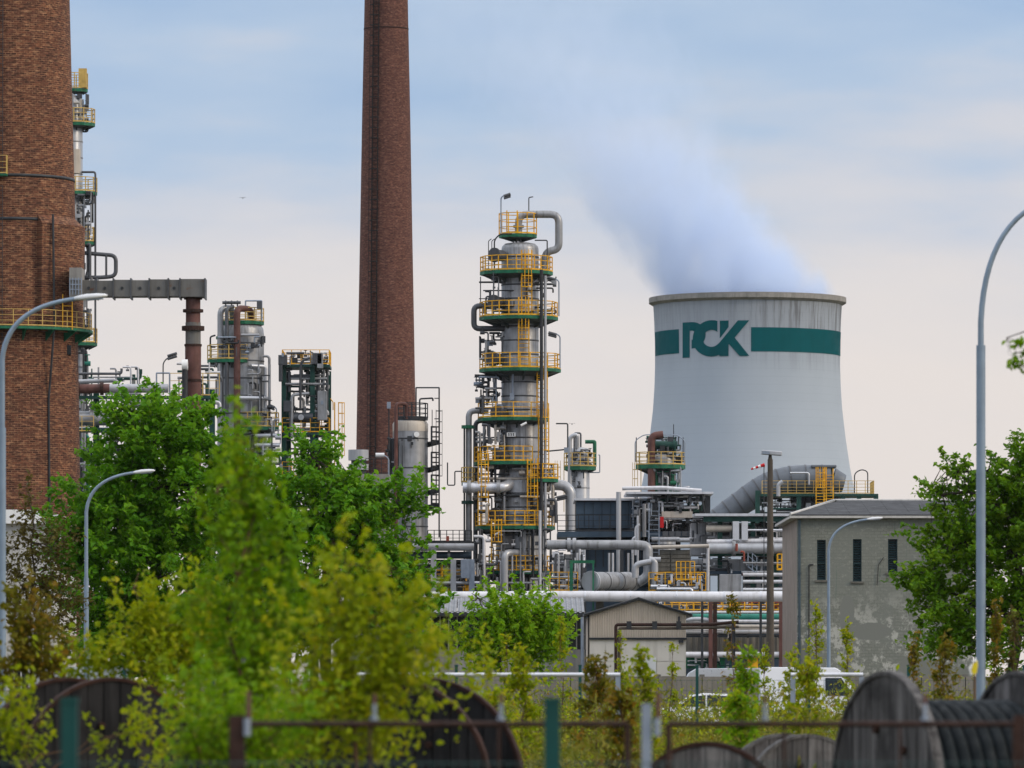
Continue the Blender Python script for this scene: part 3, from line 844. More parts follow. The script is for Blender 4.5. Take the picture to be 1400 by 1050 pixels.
    for i in range(n):
        x0 = a + (b - a) * i / n + .03; x1 = a + (b - a) * (i + 1) / n - .03
        g = MB(); g.bb((x0, D2 + .1, zw0), (x1, D2 + .16, zw1)); w = g.build('window', M['window_dark'], t2)
        g = MB(); g.bb((x1, D2 + .02, zw0), (x1 + .06, D2 + .22, zw1)); g.bb((x0, D2 + .06, zw0 + .75), (x1, D2 + .12, zw0 + .82)); g.build('frame', M['concrete'], w)
    g = MB(); g.bb((a, D2 + .31, 0), (b, D2 + 5, Q.z(840))); g.build('inner_block', M['steel_dark'], t2)
    # bent steam line in front of the gable
    Q = Pl(292)
    t3 = thing('overhead_line', 'thin dark bent pipe standing in front of the beige shed', 'pipe', (Q.x(842), 292, 0))
    g = MB(); g.tube([Q.p(842, 972), Q.p(842, 854), Q.p(940, 854), Q.p(975, 853.5), Q.p(1010, 850)], .085, 8, .15); g.build('pipe', M['rust_dark'], t3)
    g = MB(); g.tube([Q.p(846.5, 975), Q.p(846.5, 859), Q.p(935, 859), Q.p(1010, 857)], .075, 8, .15); g.build('insulated_pipe', M['mast'], t3)
    g = MB()
    for px in (860, 895, 928): g.box(Q.p(px, 855), (.25, .3, .42))
    g.build('clamp', M['steel_dark'], t3)
    g = MB(); g.cyl(Q.p(1003, 852), (Q.x(1003), 292, 0), .09, n=8); g.build('support_post', M['steel_dark'], t3)
shed()

def left_hall():
    D = 275; P = Pl(D)
    t = thing('white_hall', 'white flat roofed hall half hidden behind bushes below the wide chimney', 'building', (P.x(0), D, 0))
    x0, x1 = P.x(-140), P.x(74)
    g = MB(); g.bb((x0, D, 0), (x1, D + 14, P.z(716))); g.build('wall', M['concrete_pale'], t)
    g = MB(); g.prism([(x0 - .3, D - .35, P.z(716)), (x1 + .3, D - .35, P.z(716)), (x1 + .3, D - .35, P.z(704)), (P.x(40), D - .35, P.z(697)), (x0 - .3, D - .35, P.z(697))], (0, 14.7, 0)); g.build('fascia', M['white'], t)
    for px in (-100, -60, -20, 20, 50):
        g = MB(); g.bb((P.x(px), D - .04, 1), (P.x(px + 18), D + .05, 5)); w = g.build('window', M['window_dark'], t)
        g = MB(); g.bb((P.x(px + 8), D - .08, 1), (P.x(px + 10), D - .041, 5)); g.build('frame', M['trim'], w)
left_hall()

paint('mast_clad', (.19, .175, .15), .8, 0, .15, .8, .5, (.09, .085, .065))
def wall_low():
    D = 262; P = Pl(D)
    t = thing('concrete_wall', 'low concrete boundary wall beyond the white cars', 'wall', (P.x(1000), D, 0))
    xs = list(range(540, 1500, 60))
    for a, b in zip(xs[:-1], xs[1:]):
        g = MB(); g.bb((P.x(a) + .02, D, 0), (P.x(b) - .02, D + .16, P.z(925))); g.build('wall_panel', M['mast_clad'], t)
    for a in xs:
        g = MB(); g.bb((P.x(a) - .12, D + .17, 0), (P.x(a) + .12, D + .38, P.z(922))); g.build('wall_post', M['concrete_dark'], t)
wall_low()
# ================================================================== process plant
def deck(root, P, cx, y, r, dy=0.0, n=12, a0=0, a1=360, rail='yellow', h=1.1, dk='green', inner=None, th=.24, sp=.9, under=True, rr=.042):
    """round service platform: deck with brackets, railing as its sub-part"""
    X, Y, z = P.x(cx), P.D + dy, P.z(y); ro = P.l(r); ri = P.l(inner) if inner else ro * .25
    g = MB()
    g.lathe(X, Y, [(ri, z - th), (ro, z - th), (ro, z), (ri, z)], n, a0, a1, smooth=False)
    if abs(a1 - a0) < 359:
        for a in (a0, a1):
            c, s = math.cos(R(a)), math.sin(R(a))
            g.add([(X + ri * c, Y + ri * s, z - th), (X + ro * c, Y + ro * s, z - th), (X + ro * c, Y + ro * s, z), (X + ri * c, Y + ri * s, z)], [(0, 1, 2, 3)])
    o = g.build('platform', M[dk], root)
    if under:
        g = MB(); k = max(3, int(abs(a1 - a0) / 45))
        for i in range(k + (0 if abs(a1 - a0) > 359 else 1)):
            a = R(a0 + (a1 - a0) * i / k + 7); c, s = math.cos(a), math.sin(a)
            g.prism([(X + ri * c, Y + ri * s, z - th - .005), (X + ro * .97 * c, Y + ro * .97 * s, z - th - .005), (X + ri * c, Y + ri * s, z - th - P.l(r) * .22)], (-s * .1, c * .1, 0))
        g.lathe(X, Y, [(ri, z - th - .01), (ro * .96, z - th - .01), (ro * .5, z - th - ro * .10)], n, a0, a1, smooth=False)
        g.build('bracket', M['grate'], o)
    if rail:
        g = MB(); m = max(3, int(n * abs(a1 - a0) / 360))
        pts = [(X + ro * .98 * math.cos(R(a0 + (a1 - a0) * i / m)), Y + ro * .98 * math.sin(R(a0 + (a1 - a0) * i / m)), z) for i in range(m if abs(a1 - a0) > 359 else m + 1)]
        g.rail(pts, h, sp, rr, 2, abs(a1 - a0) > 359, rr * 1.35); g.build('railing', M[rail], o)
    return o
def pipe(root, P, pts, r, m, name='pipe', n=10, bend=None, fl=None, flm='clad'):
    g = MB(); q = [P.p(*a) for a in pts]
    g.tube(q, P.l(r), n, P.l(bend) if bend else None)
    o = g.build(name, M[m], root)
    if fl:
        g = MB()
        for i, f in fl:
            a, b = q[i], q[i + 1]; c = a.lerp(b, f); d = (b - a).normalized() * P.l(r) * .35
            g.cyl(c - d, c + d, P.l(r) * 1.45, n=n)
        g.build('flange', M[flm], o)
    return o
def vessel(root, P, cx, prof, m, bands=None, dy=0.0, n=40, bm='clad_dark'):
    X = P.x(cx); g = MB(); g.lathe(X, P.D + dy, [(P.l(r), max(0.0, P.z(y))) for r, y in prof], n)
    o = g.build('vessel_shell', M[m], root)
    if bands:
        y0, y1, st = bands
        g = MB(); y = y0
        rs = sorted((yy, r) for r, yy in prof)
        while y < y1:
            r = P.l(float(np.interp(y, [a for a, _ in rs], [b for _, b in rs]))); z = P.z(y)
            g.lathe(X, P.D + dy, [(r - .01, z - .05), (r + .025, z - .05), (r + .025, z + .05), (r - .01, z + .05)], n); y += st
        g.build('cladding_band', M[bm], o)
    return o
def floodlight(root, P, px, py0, py1, arm, dy=0.0, m='galv'):
    g = MB(); s = 1 if arm > 0 else -1
    g.tube([P.p(px, py0, dy), P.p(px, py1, dy), P.p(px + arm * .35, py1 - 3, dy)], .05, 6, .2)
    o = g.build('lamp_post', M[m], root)
    g = MB(); a, b = P.p(px + arm * .3, py1 - 1.5, dy - .05), P.p(px + arm, py1 - 4.5, dy - .05)
    g.cyl(a, b, .12, .12, 8); g.cyl(a + Vector((0, 0, -.16)), b + Vector((0, 0, -.16)), .09, .09, 6); g.build('lamp_head', M['clad_dark'], o)
def clutter(root, P, x0, y0, x1, y1, n, seed, mats=('clad', 'clad_dark', 'white_pipe', 'steel_dark', 'green_dark'), d=(0, 3), rs=(.8, 2.2), vert=.5):
    """small bore pipes, valves and junction boxes, each a part of its own"""
    rg = random.Random(seed)
    for i in range(int(n * 1.6)):
        m = rg.choice(mats); g = MB(); r = P.l(rg.uniform(*rs)); dy = rg.uniform(*d); nm = 'small_pipe'
        x = rg.uniform(x0, x1); y = rg.uniform(y0, y1); k = rg.random()
        if k < .18:
            g.box(P.p(x, y, dy), (P.l(rg.uniform(3, 8)), P.l(4), P.l(rg.uniform(3, 9)))); nm = 'instrument_box'
        elif k < .40:
            c = P.p(x, y, dy); g.cyl(c - Vector((r * 2, 0, 0)), c + Vector((r * 2, 0, 0)), r * 1.5, n=8); g.cyl(c, c + Vector((0, 0, r * 5)), r * .5, n=6); g.cyl(c + Vector((0, 0, r * 5)), c + Vector((0, 0, r * 5.5)), r * 1.8, n=8); nm = 'valve'
        elif k < .40 + .6 * vert:
            L = rg.uniform(.3, .9) * (y1 - y0); a = max(y0, y - L / 2); b = min(y1, y + L / 2); e = rg.choice((-1, 1)) * rg.uniform(4, 12)
            g.tube([P.p(x, b, dy), P.p(x, a, dy)] + ([P.p(min(x1, max(x0, x + e)), a, dy)] if rg.random() < .6 else []), r, 7, seg=3)
        else:
            L = rg.uniform(.25, .8) * (x1 - x0); a = max(x0, x - L / 2); b = min(x1, x + L / 2); e = rg.choice((-1, 1)) * rg.uniform(4, 10)
            g.tube([P.p(a, y, dy), P.p(b, y, dy)] + ([P.p(b, min(y1, max(y0, y + e)), dy)] if rg.random() < .6 else []), r, 7, seg=3)
        g.build(nm, M[m], root)

# ------------------------------------------------------------------ main column
def main_column():
    P = Pl(420); cx = 711
    t = thing('distillation_column', 'tall grey column ringed by green platforms with yellow railings', 'column', (P.x(cx), 420, 0))
    vessel(t, P, cx, [(33, 980), (33, 664), (27.5, 640), (27, 556), (25.5, 552), (25.5, 341), (24.5, 337), (21, 333.5), (12, 332), (0.01, 331.5)], 'clad', (352, 830, 19))
    deck(t, P, 708, 321, 26, h=1.55, sp=.7)
    deck(t, P, 706, 372, 50, inner=24); deck(t, P, 709, 434, 54, inner=24); deck(t, P, 711, 505, 56, inner=24)
    deck(t, P, 702, 572, 49, inner=24); deck(t, P, 699, 632, 51, a0=90, a1=305, inner=24); deck(t, P, 742, 656, 21, dy=-1.6, n=8, inner=2)
    deck(t, P, 704, 720, 55, inner=30); deck(t, P, 706, 781, 50, inner=30)
    for x, y0, y1, dy in ((720, 434, 356, -1.95), (716, 505, 420, -2.0), (741, 572, 505, -1.7), (743, 656, 572, -1.9), (728, 720, 640, -2.2), (661, 720, 632, -1.9), (679, 781, 722, -2.4), (700, 321, 300, -.8)):
        g = MB(); g.ladder(P.x(x), 420 + dy, P.z(y0), P.z(y1), y0 - y1 > 30, 0, -1, .38, .048); g.build('caged_ladder', M['yellow'], t)
    # overhead vapour line
    pipe(t, P, [(709, 330), (709, 293), (764, 293), (764, 341), (746, 344), (744, 385)], 5.2, 'clad', 'overhead_pipe', 12, 12, [(0, .55), (5 - 1, .6)])
    pipe(t, P, [(740, 372, -2.6), (740, 812, -2.6)], 2.3, 'steel_dark', 'riser', 8); pipe(t, P, [(745.2, 380, -2.4), (745.2, 812, -2.4)], 2.0, 'clad_light', 'riser', 8)
    pipe(t, P, [(690, 419, -.6), (648, 419, -.6), (648, 450, -.6), (690, 450, -.6)], 4.0, 'clad_dark', 'side_loop', 10, 8, [(0, .3)])
    pipe(t, P, [(641, 815, -.5), (641, 562, -.5), (668, 562, -.5)], 4.2, 'clad', 'riser', 10, 9); pipe(t, P, [(650, 815, .5), (650, 575, .5), (690, 575, .5)], 3.2, 'clad_dark', 'riser', 8, 8)
    pipe(t, P, [(635, 815, -.8), (635, 585, -.8)], 1.3, 'steel_dark', 'riser', 6); pipe(t, P, [(658, 815, -1), (658, 640, -1)], 1.8, 'alu', 'riser', 6)
    pipe(t, P, [(633, 668, -2.2), (690, 668, -2.2), (700, 660, -1.2)], 7.2, 'alu', 'transfer_pipe', 14, 8, [(0, .15), (0, .85)])
    pipe(t, P, [(734, 662, -.5), (772, 664, -.5), (780, 672, -.5), (780, 742, -.5)], 7.2, 'clad_light', 'transfer_pipe', 14, 14, [(0, .3)])
    pipe(t, P, [(690, 830, -3), (690, 757, -3), (708, 757, -2)], 5, 'clad_light', 'drain_pipe', 12, 9); pipe(t, P, [(648, 735, -3), (662, 735, -3), (662, 830, -3)], 2.2, 'white_pipe', 'drain_pipe', 8)
    pipe(t, P, [(738, 812, -3.4), (738, 700, -3.4)], 2.0, 'alu', 'riser', 8); pipe(t, P, [(680, 820, -2.6), (680, 790, -2.6)], 1.6, 'white_pipe', 'drain_pipe', 6)
    # manways and nozzles
    for x, y in ((687, 351), (686, 415), (684, 492), (690, 566), (694, 626), (688, 705)):
        g = MB(); a = P.p(x, y, -.9); b = a + Vector((-.55, -.75, 0)); g.cyl(a, b, .42, n=14); g.cyl(b, b + Vector((-.08, -.11, 0)), .55, n=14); g.build('manway', M['clad_dark'], t)
    pipe(t, P, [(676, 375, -1.6), (676, 330, -1.6), (684, 322, -1.6), (700, 322, -1.6)], 1.0, 'steel_dark', 'vent_line', 6, 5)
    for x in (668, 672.5): pipe(t, P, [(x, 372, -1), (x, 331, -1), (x + 4, 328, -1)], .6, 'steel_dark', 'vent_line', 5)
    pipe(t, P, [(731, 330, -1), (748, 330, -1), (748, 372, -1)], .9, 'steel_dark', 'vent_line', 6)
    pipe(t, P, [(723, 288), (723, 270), (729, 269)], .8, 'clad_dark', 'relief_vent', 6); pipe(t, P, [(675, 434, -2), (675, 375, -2)], 1, 'clad_dark', 'vent_line', 6)
    pipe(t, P, [(701, 505, -1.7), (701, 560, -1.7)], 1.6, 'galv', 'sample_line', 6); pipe(t, P, [(760, 580, -1), (776, 580, -1), (776, 615, -1), (745, 618, -1)], 1.0, 'steel_dark', 'davit_arm', 6)
    g = MB(); g.box(P.p(700, 544, -1.75), (P.l(6), .3, P.l(9))); g.box(P.p(774, 616, -1), (P.l(6), .3, P.l(7))); g.box(P.p(670, 471, -1), (P.l(8), .3, P.l(6))); g.build('junction_box', M['galv'], t)
    floodlight(t, P, 685, 321, 272, 13, -1.3); floodlight(t, P, 764, 434, 386, -15, -1.4); floodlight(t, P, 765.5, 505, 461, -16, -1.4); floodlight(t, P, 755, 720, 683, 20, -1.2)
    g = MB()
    for x, y in ((716, 582), (680, 731)): g.cyl(P.p(x - 4, y + 2, -2.6), P.p(x + 4, y - 2, -2.6), .09, n=6)
    g.build('lamp_tube', M['white'], t)
    # equipment number plate
    g = MB(); g.box(P.p(699, 595.5, -1.72), (P.l(12), .04, P.l(5.6))); pl = g.build('number_plate', M['white'], t)
    g = MB()
    for k in (-3.2, 0, 3.2): g.box(P.p(699 + k, 595.5, -1.76), (P.l(1.1), .03, P.l(3.8))); g.box(P.p(699 + k - .7, 594.3, -1.76), (P.l(.8), .03, P.l(.9)))
    g.build('digits', M['steel_dark'], pl)
    clutter(t, P, 655, 455, 690, 500, 22, 3, ('clad_dark', 'steel_dark', 'clad'), (-1.5, 0), (.7, 1.8))
    clutter(t, P, 650, 512, 688, 566, 26, 4, ('clad_dark', 'steel_dark', 'clad', 'galv'), (-1.5, 0), (.7, 2.0))
    clutter(t, P, 650, 582, 690, 628, 26, 5, ('clad_dark', 'steel_dark', 'clad', 'beige_pipe'), (-1.8, 0), (.7, 2.2))
    clutter(t, P, 648, 640, 740, 716, 44, 6, ('clad_dark', 'steel_dark', 'clad', 'beige_pipe', 'steel_dark'), (-2.3, 0), (.8, 2.4))
    clutter(t, P, 655, 380, 760, 430, 20, 8, ('clad_dark', 'steel_dark', 'clad'), (-1.5, -.6), (.6, 1.5))
    clutter(t, P, 650, 725, 755, 820, 52, 7, ('clad_dark', 'steel_dark', 'clad', 'white_pipe', 'steel_dark'), (-3, -1.9), (.8, 2.2), vert=.8)
    clutter(t, P, 735, 640, 760, 716, 22, 9, ('clad_dark', 'beige_pipe', 'clad', 'white_pipe'), (-2, 0), (1, 2.4))
    # small platforms hung on the left riser
    for y in (582, 660, 685): deck(t, P, 640, y, 9, dy=-.6, n=8, rail='pale_yellow' if y == 660 else None, under=False, sp=.5, dk='green_dark' if y == 685 else 'green')
    g = MB(); g.tube([P.p(612, 633, -1), P.p(612, 664, -1), P.p(622, 664, -1), P.p(622, 645, -1), P.p(632, 645, -1)], .05, 5); g.build('davit_arm', M['steel_dark'], t)
main_column()

# ------------------------------------------------------------------ column behind the wide chimney
def stripper():
    P = Pl(440); cx = 98
    t = thing('stripper_column', 'slim process column with green platforms peeking from behind the wide brick chimney', 'column', (P.x(cx), 440, 0))
    vessel(t, P, cx, [(17, 985), (17, 300), (15, 292), (15, 142), (12, 132), (0.01, 128)], 'clad_light', (150, 600, 22), bm='clad')
    g = MB(); g.cyl(P.p(102, 205, -.4), P.p(102, 238, -.4), P.l(9), n=16); g.build('insulated_section', M['beige_pipe'], t)
    deck(t, P, 103, 122, 17, h=1.2, rail='pale_yellow', inner=10); deck(t, P, 103, 169, 27, rail='pale_yellow', inner=13); deck(t, P, 105, 263, 28, rail='pale_yellow', inner=13)
    deck(t, P, 112, 331, 19, rail='pale_yellow', inner=10); deck(t, P, 108, 469, 25, rail='pale_yellow', inner=13)
    g = MB(); g.box(P.p(114, 108, -.6), (P.l(11), .5, P.l(26))); g.build('ladder_gate', M['pale_yellow'], t)
    pipe(t, P, [(131, 470, -.5), (131, 236, -.5), (112, 236, -.5)], 1.5, 'clad_dark', 'riser', 6); pipe(t, P, [(125, 300), (125, 262)], 1.2, 'steel_dark', 'riser', 6)
    pipe(t, P, [(108, 380, -.5), (140, 380, -.5), (159, 378, -.5), (159, 350, -.5), (110, 346, -.5)], 2.8, 'clad_dark', 'expansion_loop', 8, 8); pipe(t, P, [(146, 378, -.6), (146, 350, -.6)], 1.6, 'clad_dark', 'riser', 6)
    pipe(t, P, [(114, 420), (114, 400), (121, 372)], 3.5, 'clad', 'riser', 8); pipe(t, P, [(104, 480), (116, 486), (117, 540)], 5, 'clad', 'riser', 10, 10)
    pipe(t, P, [(112, 172), (112, 180), (120, 180), (120, 160)], 1.2, 'steel_dark', 'sample_line', 6)
    clutter(t, P, 100, 265, 128, 330, 26, 21, ('clad_dark', 'steel_dark', 'clad', 'clad_light'), (-1.6, 0), (.8, 2.2)); clutter(t, P, 98, 130, 122, 168, 14, 22, ('clad_dark', 'beige_pipe', 'clad'), (-1.2, 0), (.8, 2))
    clutter(t, P, 100, 480, 124, 700, 40, 23, ('clad_dark', 'steel_dark', 'clad', 'green_dark', 'teal'), (-1.6, 0), (.9, 2.4)); clutter(t, P, 101, 335, 126, 460, 20, 24, ('clad_dark', 'steel_dark', 'clad'), (-1.2, 0), (.9, 2.4), vert=.9)
    P2 = Pl(405)
    t2 = thing('pipe_rack', 'rusty and grey pipes crossing behind the maple tree beside the wide chimney', 'pipe rack', (P2.x(150), 405, 0))
    pipe(t2, P2, [(96, 532), (150, 531)], 6.5, 'rust_pipe', 'rusty_pipe', 12, None, [(0, .2), (0, .8)], 'rust_dark'); pipe(t2, P2, [(150, 531), (230, 531)], 6.2, 'clad_light', 'insulated_pipe', 12)
    pipe(t2, P2, [(96, 520, 2), (158, 518, 2), (160, 545, 2)], 3, 'clad_light', 'insulated_pipe', 10, 7); pipe(t2, P2, [(96, 571, 1), (150, 571, 1)], 10, 'clad_light', 'insulated_pipe', 14, None, [(0, .55)]); pipe(t2, P2, [(96, 634, 1), (140, 634, 1)], 2, 'clad', 'insulated_pipe', 8)
    g = MB(); g.bb(P2.p(96, 590, 0), P2.p(200, 585, 2)); g.bb(P2.p(96, 545, 0), P2.p(290, 541, 1)); g.build('beam', M['green_dark'], t2)
    g = MB()
    for x in (126, 205, 285): g.bb((P2.x(x), 406, 0), (P2.x(x) + .4, 406.4, P2.z(531)))
    g.build('rack_post', M['green_dark'], t2)
    g = MB(); g.rail([P2.p(96, 590), P2.p(128, 590)], 1.1, .8, .03); g.build('railing', M['pale_yellow'], t2); g = MB(); g.rail([P2.p(232, 541), P2.p(300, 541)], 1.6, 1.1, .035); g.build('railing', M['pale_yellow'], t2)
    pipe(t2, P2, [(223, 540), (223, 496), (229, 489), (241, 487)], .9, 'steel_dark', 'lamp_post', 6, 5); g = MB(); g.cyl(P2.p(229, 491, -.1), P2.p(242, 487, -.1), .1, n=6); g.cyl(P2.p(229, 487, -.1), P2.p(242, 483, -.1), .1, n=6); g.build('lamp_head', M['clad_dark'], t2)
    g = MB(); g.tube([P2.p(214, 540), P2.p(214, 510), P2.p(232, 510), P2.p(232, 540)], .06, 6, .05); g.build('guard_frame', M['galv'], t2)
    clutter(t2, P2, 96, 500, 190, 640, 40, 25, ('clad', 'clad_dark', 'white_pipe', 'green_dark'), (1, 4), (.9, 2.4), vert=.35)
    clutter(t2, P2, 240, 495, 300, 560, 24, 26, ('clad', 'clad_dark', 'white_pipe', 'green_dark'), (0, 3), (.9, 2.0), vert=.6)
stripper()

def flue_duct():
    P = Pl(357)
    t = thing('flue_duct', 'grey jointed flue duct from the wide chimney bending down a rusty stack', 'duct', (P.x(264), 357, 0))
    xs = [112, 133, 156, 180, 205, 231, 247, 281]
    for i, (a, b) in enumerate(zip(xs[:-1], xs[1:])):
        g = MB(); yt = 384 - (a - 112) * .012; g.bb(P.p(a + .5, 407 - (i % 2) * .8, -.75), P.p(b - .5, yt + (i % 2) * .8, .75)); o = g.build('duct_panel', M['duct'], t, bevel=.03)
        if i < 6:
            g = MB(); g.cyl(P.p((a + b) / 2, 395, -.75), P.p((a + b) / 2, 395, -.80), .1, n=8); g.build('hatch', M['steel_dark'], o)
    for a in xs:
        g = MB(); g.bb(P.p(a - .9, 409.5, -.9), P.p(a + .9, 381.5, .9)); g.build('duct_flange', M['clad_dark'], t)
    g = MB(); g.bb(P.p(97, 408, -1.4), P.p(114, 368, .9)); g.build('inlet_block', M['concrete'], t)
    g = MB()
    for x in (98, 102, 106, 110, 114): g.cyl(P.p(x, 405, -1.5), P.p(x, 382, -1.5), .04, n=4)
    for y in (384, 391, 398): g.cyl(P.p(98, y, -1.5), P.p(114, y, -1.5), .035, n=4)
    g.build('grille', M['galv'], t)
    X = P.x(264)
    pr = [(11.5, 404), (11.5, 412), (10, 414), (10, 441), (13.5, 443), (12.5, 447), (10.5, 449), (10.5, 500), (11, 560)]
    for (y0, y1, r, m) in ((405, 441, 10, 'rust_pipe'), (441, 472, 10.5, 'duct'), (472, 640, 11, 'rust_pipe')):
        g = MB(); g.lathe(X, 357, [(P.l(r), P.z(y1)), (P.l(r), P.z(y0))], 24); g.build('stack_section', M[m], t)
    g = MB(); g.lathe(X, 357, [(P.l(11), 0.0), (P.l(11), P.z(640))], 24); g.build('stack_section', M['rust_pipe'], t)
    for y, r, hh in ((408, 12.5, 1.5), (425, 14, 2), (449, 15.5, 3), (472, 12, 1.5), (520, 12.5, 1.5)):
        g = MB(); z = P.z(y); g.lathe(X, 357, [(P.l(9), z - P.l(hh)), (P.l(r), z - P.l(hh)), (P.l(r), z + P.l(hh)), (P.l(9), z + P.l(hh))], 24, smooth=False); g.build('stack_flange', M['rust_dark'], t)
    pipe(t, P, [(254, 505, -1), (254, 560, -1)], 4, 'steel_dark', 'side_pipe', 8); g = MB(); g.cyl(P.p(250, 500, -1), P.p(258, 500, -1), .35, n=10); g.build('actuator', M['white'], t)
flue_duct()

# ------------------------------------------------------------------ wide vessel left of centre
def vessel_a():
    P = Pl(430); cx = 329
    t = thing('pressure_vessel', 'broad domed grey vessel with a brown pipe down its front', 'vessel', (P.x(cx), 430, 0))
    vessel(t, P, cx, [(32, 985), (32, 458), (31, 450), (27, 443), (18, 438), (0.01, 436)], 'clad', (470, 700, 24))
    deck(t, P, 330, 440, 31, h=1.0, rail='pale_yellow', n=14, sp=.8, th=.25); deck(t, P, 312, 461, 16, a0=150, a1=330, rail=None, inner=3, n=10, th=.2, dy=-.8)
    deck(t, P, 315, 493, 31, rail='pale_yellow', dy=-.7, inner=20); deck(t, P, 354, 585, 28, rail='pale_yellow', inner=4, dy=-.9)
    pipe(t, P, [(326, 985, -2.2), (326, 424, -2.2), (344, 424, -1), (344, 440, -.3)], 4.6, 'rust_pipe', 'brown_riser', 12, 9); pipe(t, P, [(303, 985, -1.7), (303, 424, -1.7), (318, 421, -1), (318, 440, 0)], 4.2, 'clad', 'riser', 10, 9)
    pipe(t, P, [(312, 560, -2.2), (312, 424, -2.2), (320, 421, -1.5)], 2.6, 'clad_dark', 'riser', 8, 6)
    pipe(t, P, [(331, 460, -2), (356, 460, -2)], 1.8, 'clad_light', 'side_nozzle', 8); pipe(t, P, [(345, 502, -1.8), (364, 502, -1.2), (364, 620, -1.2)], 2.4, 'alu', 'riser', 8, 5); pipe(t, P, [(369, 620, -1), (369, 488, -1), (360, 488, -1)], 1.8, 'clad', 'riser', 8, 5)
    pipe(t, P, [(329, 546, -2.3), (362, 546, -2), (369, 546, -1)], 2.8, 'alu', 'side_nozzle', 10, 5)
    for y in (597, 610): pipe(t, P, [(350, y, -2), (384, y, -2)], 3, 'alu', 'side_nozzle', 10)
    g = MB(); g.tube([P.p(337, 440, -1.5), P.p(337, 413, -1.5), P.p(359, 413, -1.5), P.p(359, 440, -1.5)], .06, 6, .05); g.build('guard_frame', M['galv'], t)
    g = MB(); g.box(P.p(356, 419, -1.5), (P.l(7), .5, P.l(10))); g.box(P.p(361, 465, -.8), (P.l(5), .5, P.l(9))); g.box(P.p(352, 475, -1.8), (P.l(8), .4, P.l(5))); g.build('junction_box', M['clad_dark'], t)
    g = MB()
    for x in (310, 318, 326): 
        c = P.p(x, 421, -1.6); g.cyl(c, c + Vector((0, 0, .45)), .06, n=6); g.cyl(c + Vector((-.25, 0, .3)), c + Vector((.25, 0, .3)), .12, n=8)
    g.build('relief_valve', M['clad_dark'], t)
    pipe(t, P, [(296, 476, -1.5), (289, 476, -1.5), (289, 462, -1.5), (296, 460, -1.5)], 1.2, 'steel_dark', 'side_nozzle', 6)
    floodlight(t, P, 379, 585, 560, -9, -1.2)
    clutter(t, P, 300, 463, 360, 492, 12, 31, ('clad_dark', 'steel_dark', 'galv'), (-2.6, -2), (.6, 1.4)); clutter(t, P, 340, 500, 372, 584, 16, 32, ('clad', 'clad_dark', 'steel_dark', 'clad_light'), (-2.2, -1.8), (.7, 1.8), vert=.9)
    clutter(t, P, 326, 575, 385, 640, 26, 33, ('clad_light', 'clad_dark', 'green_dark', 'alu'), (-2.4, -1), (.8, 2.2))
vessel_a()

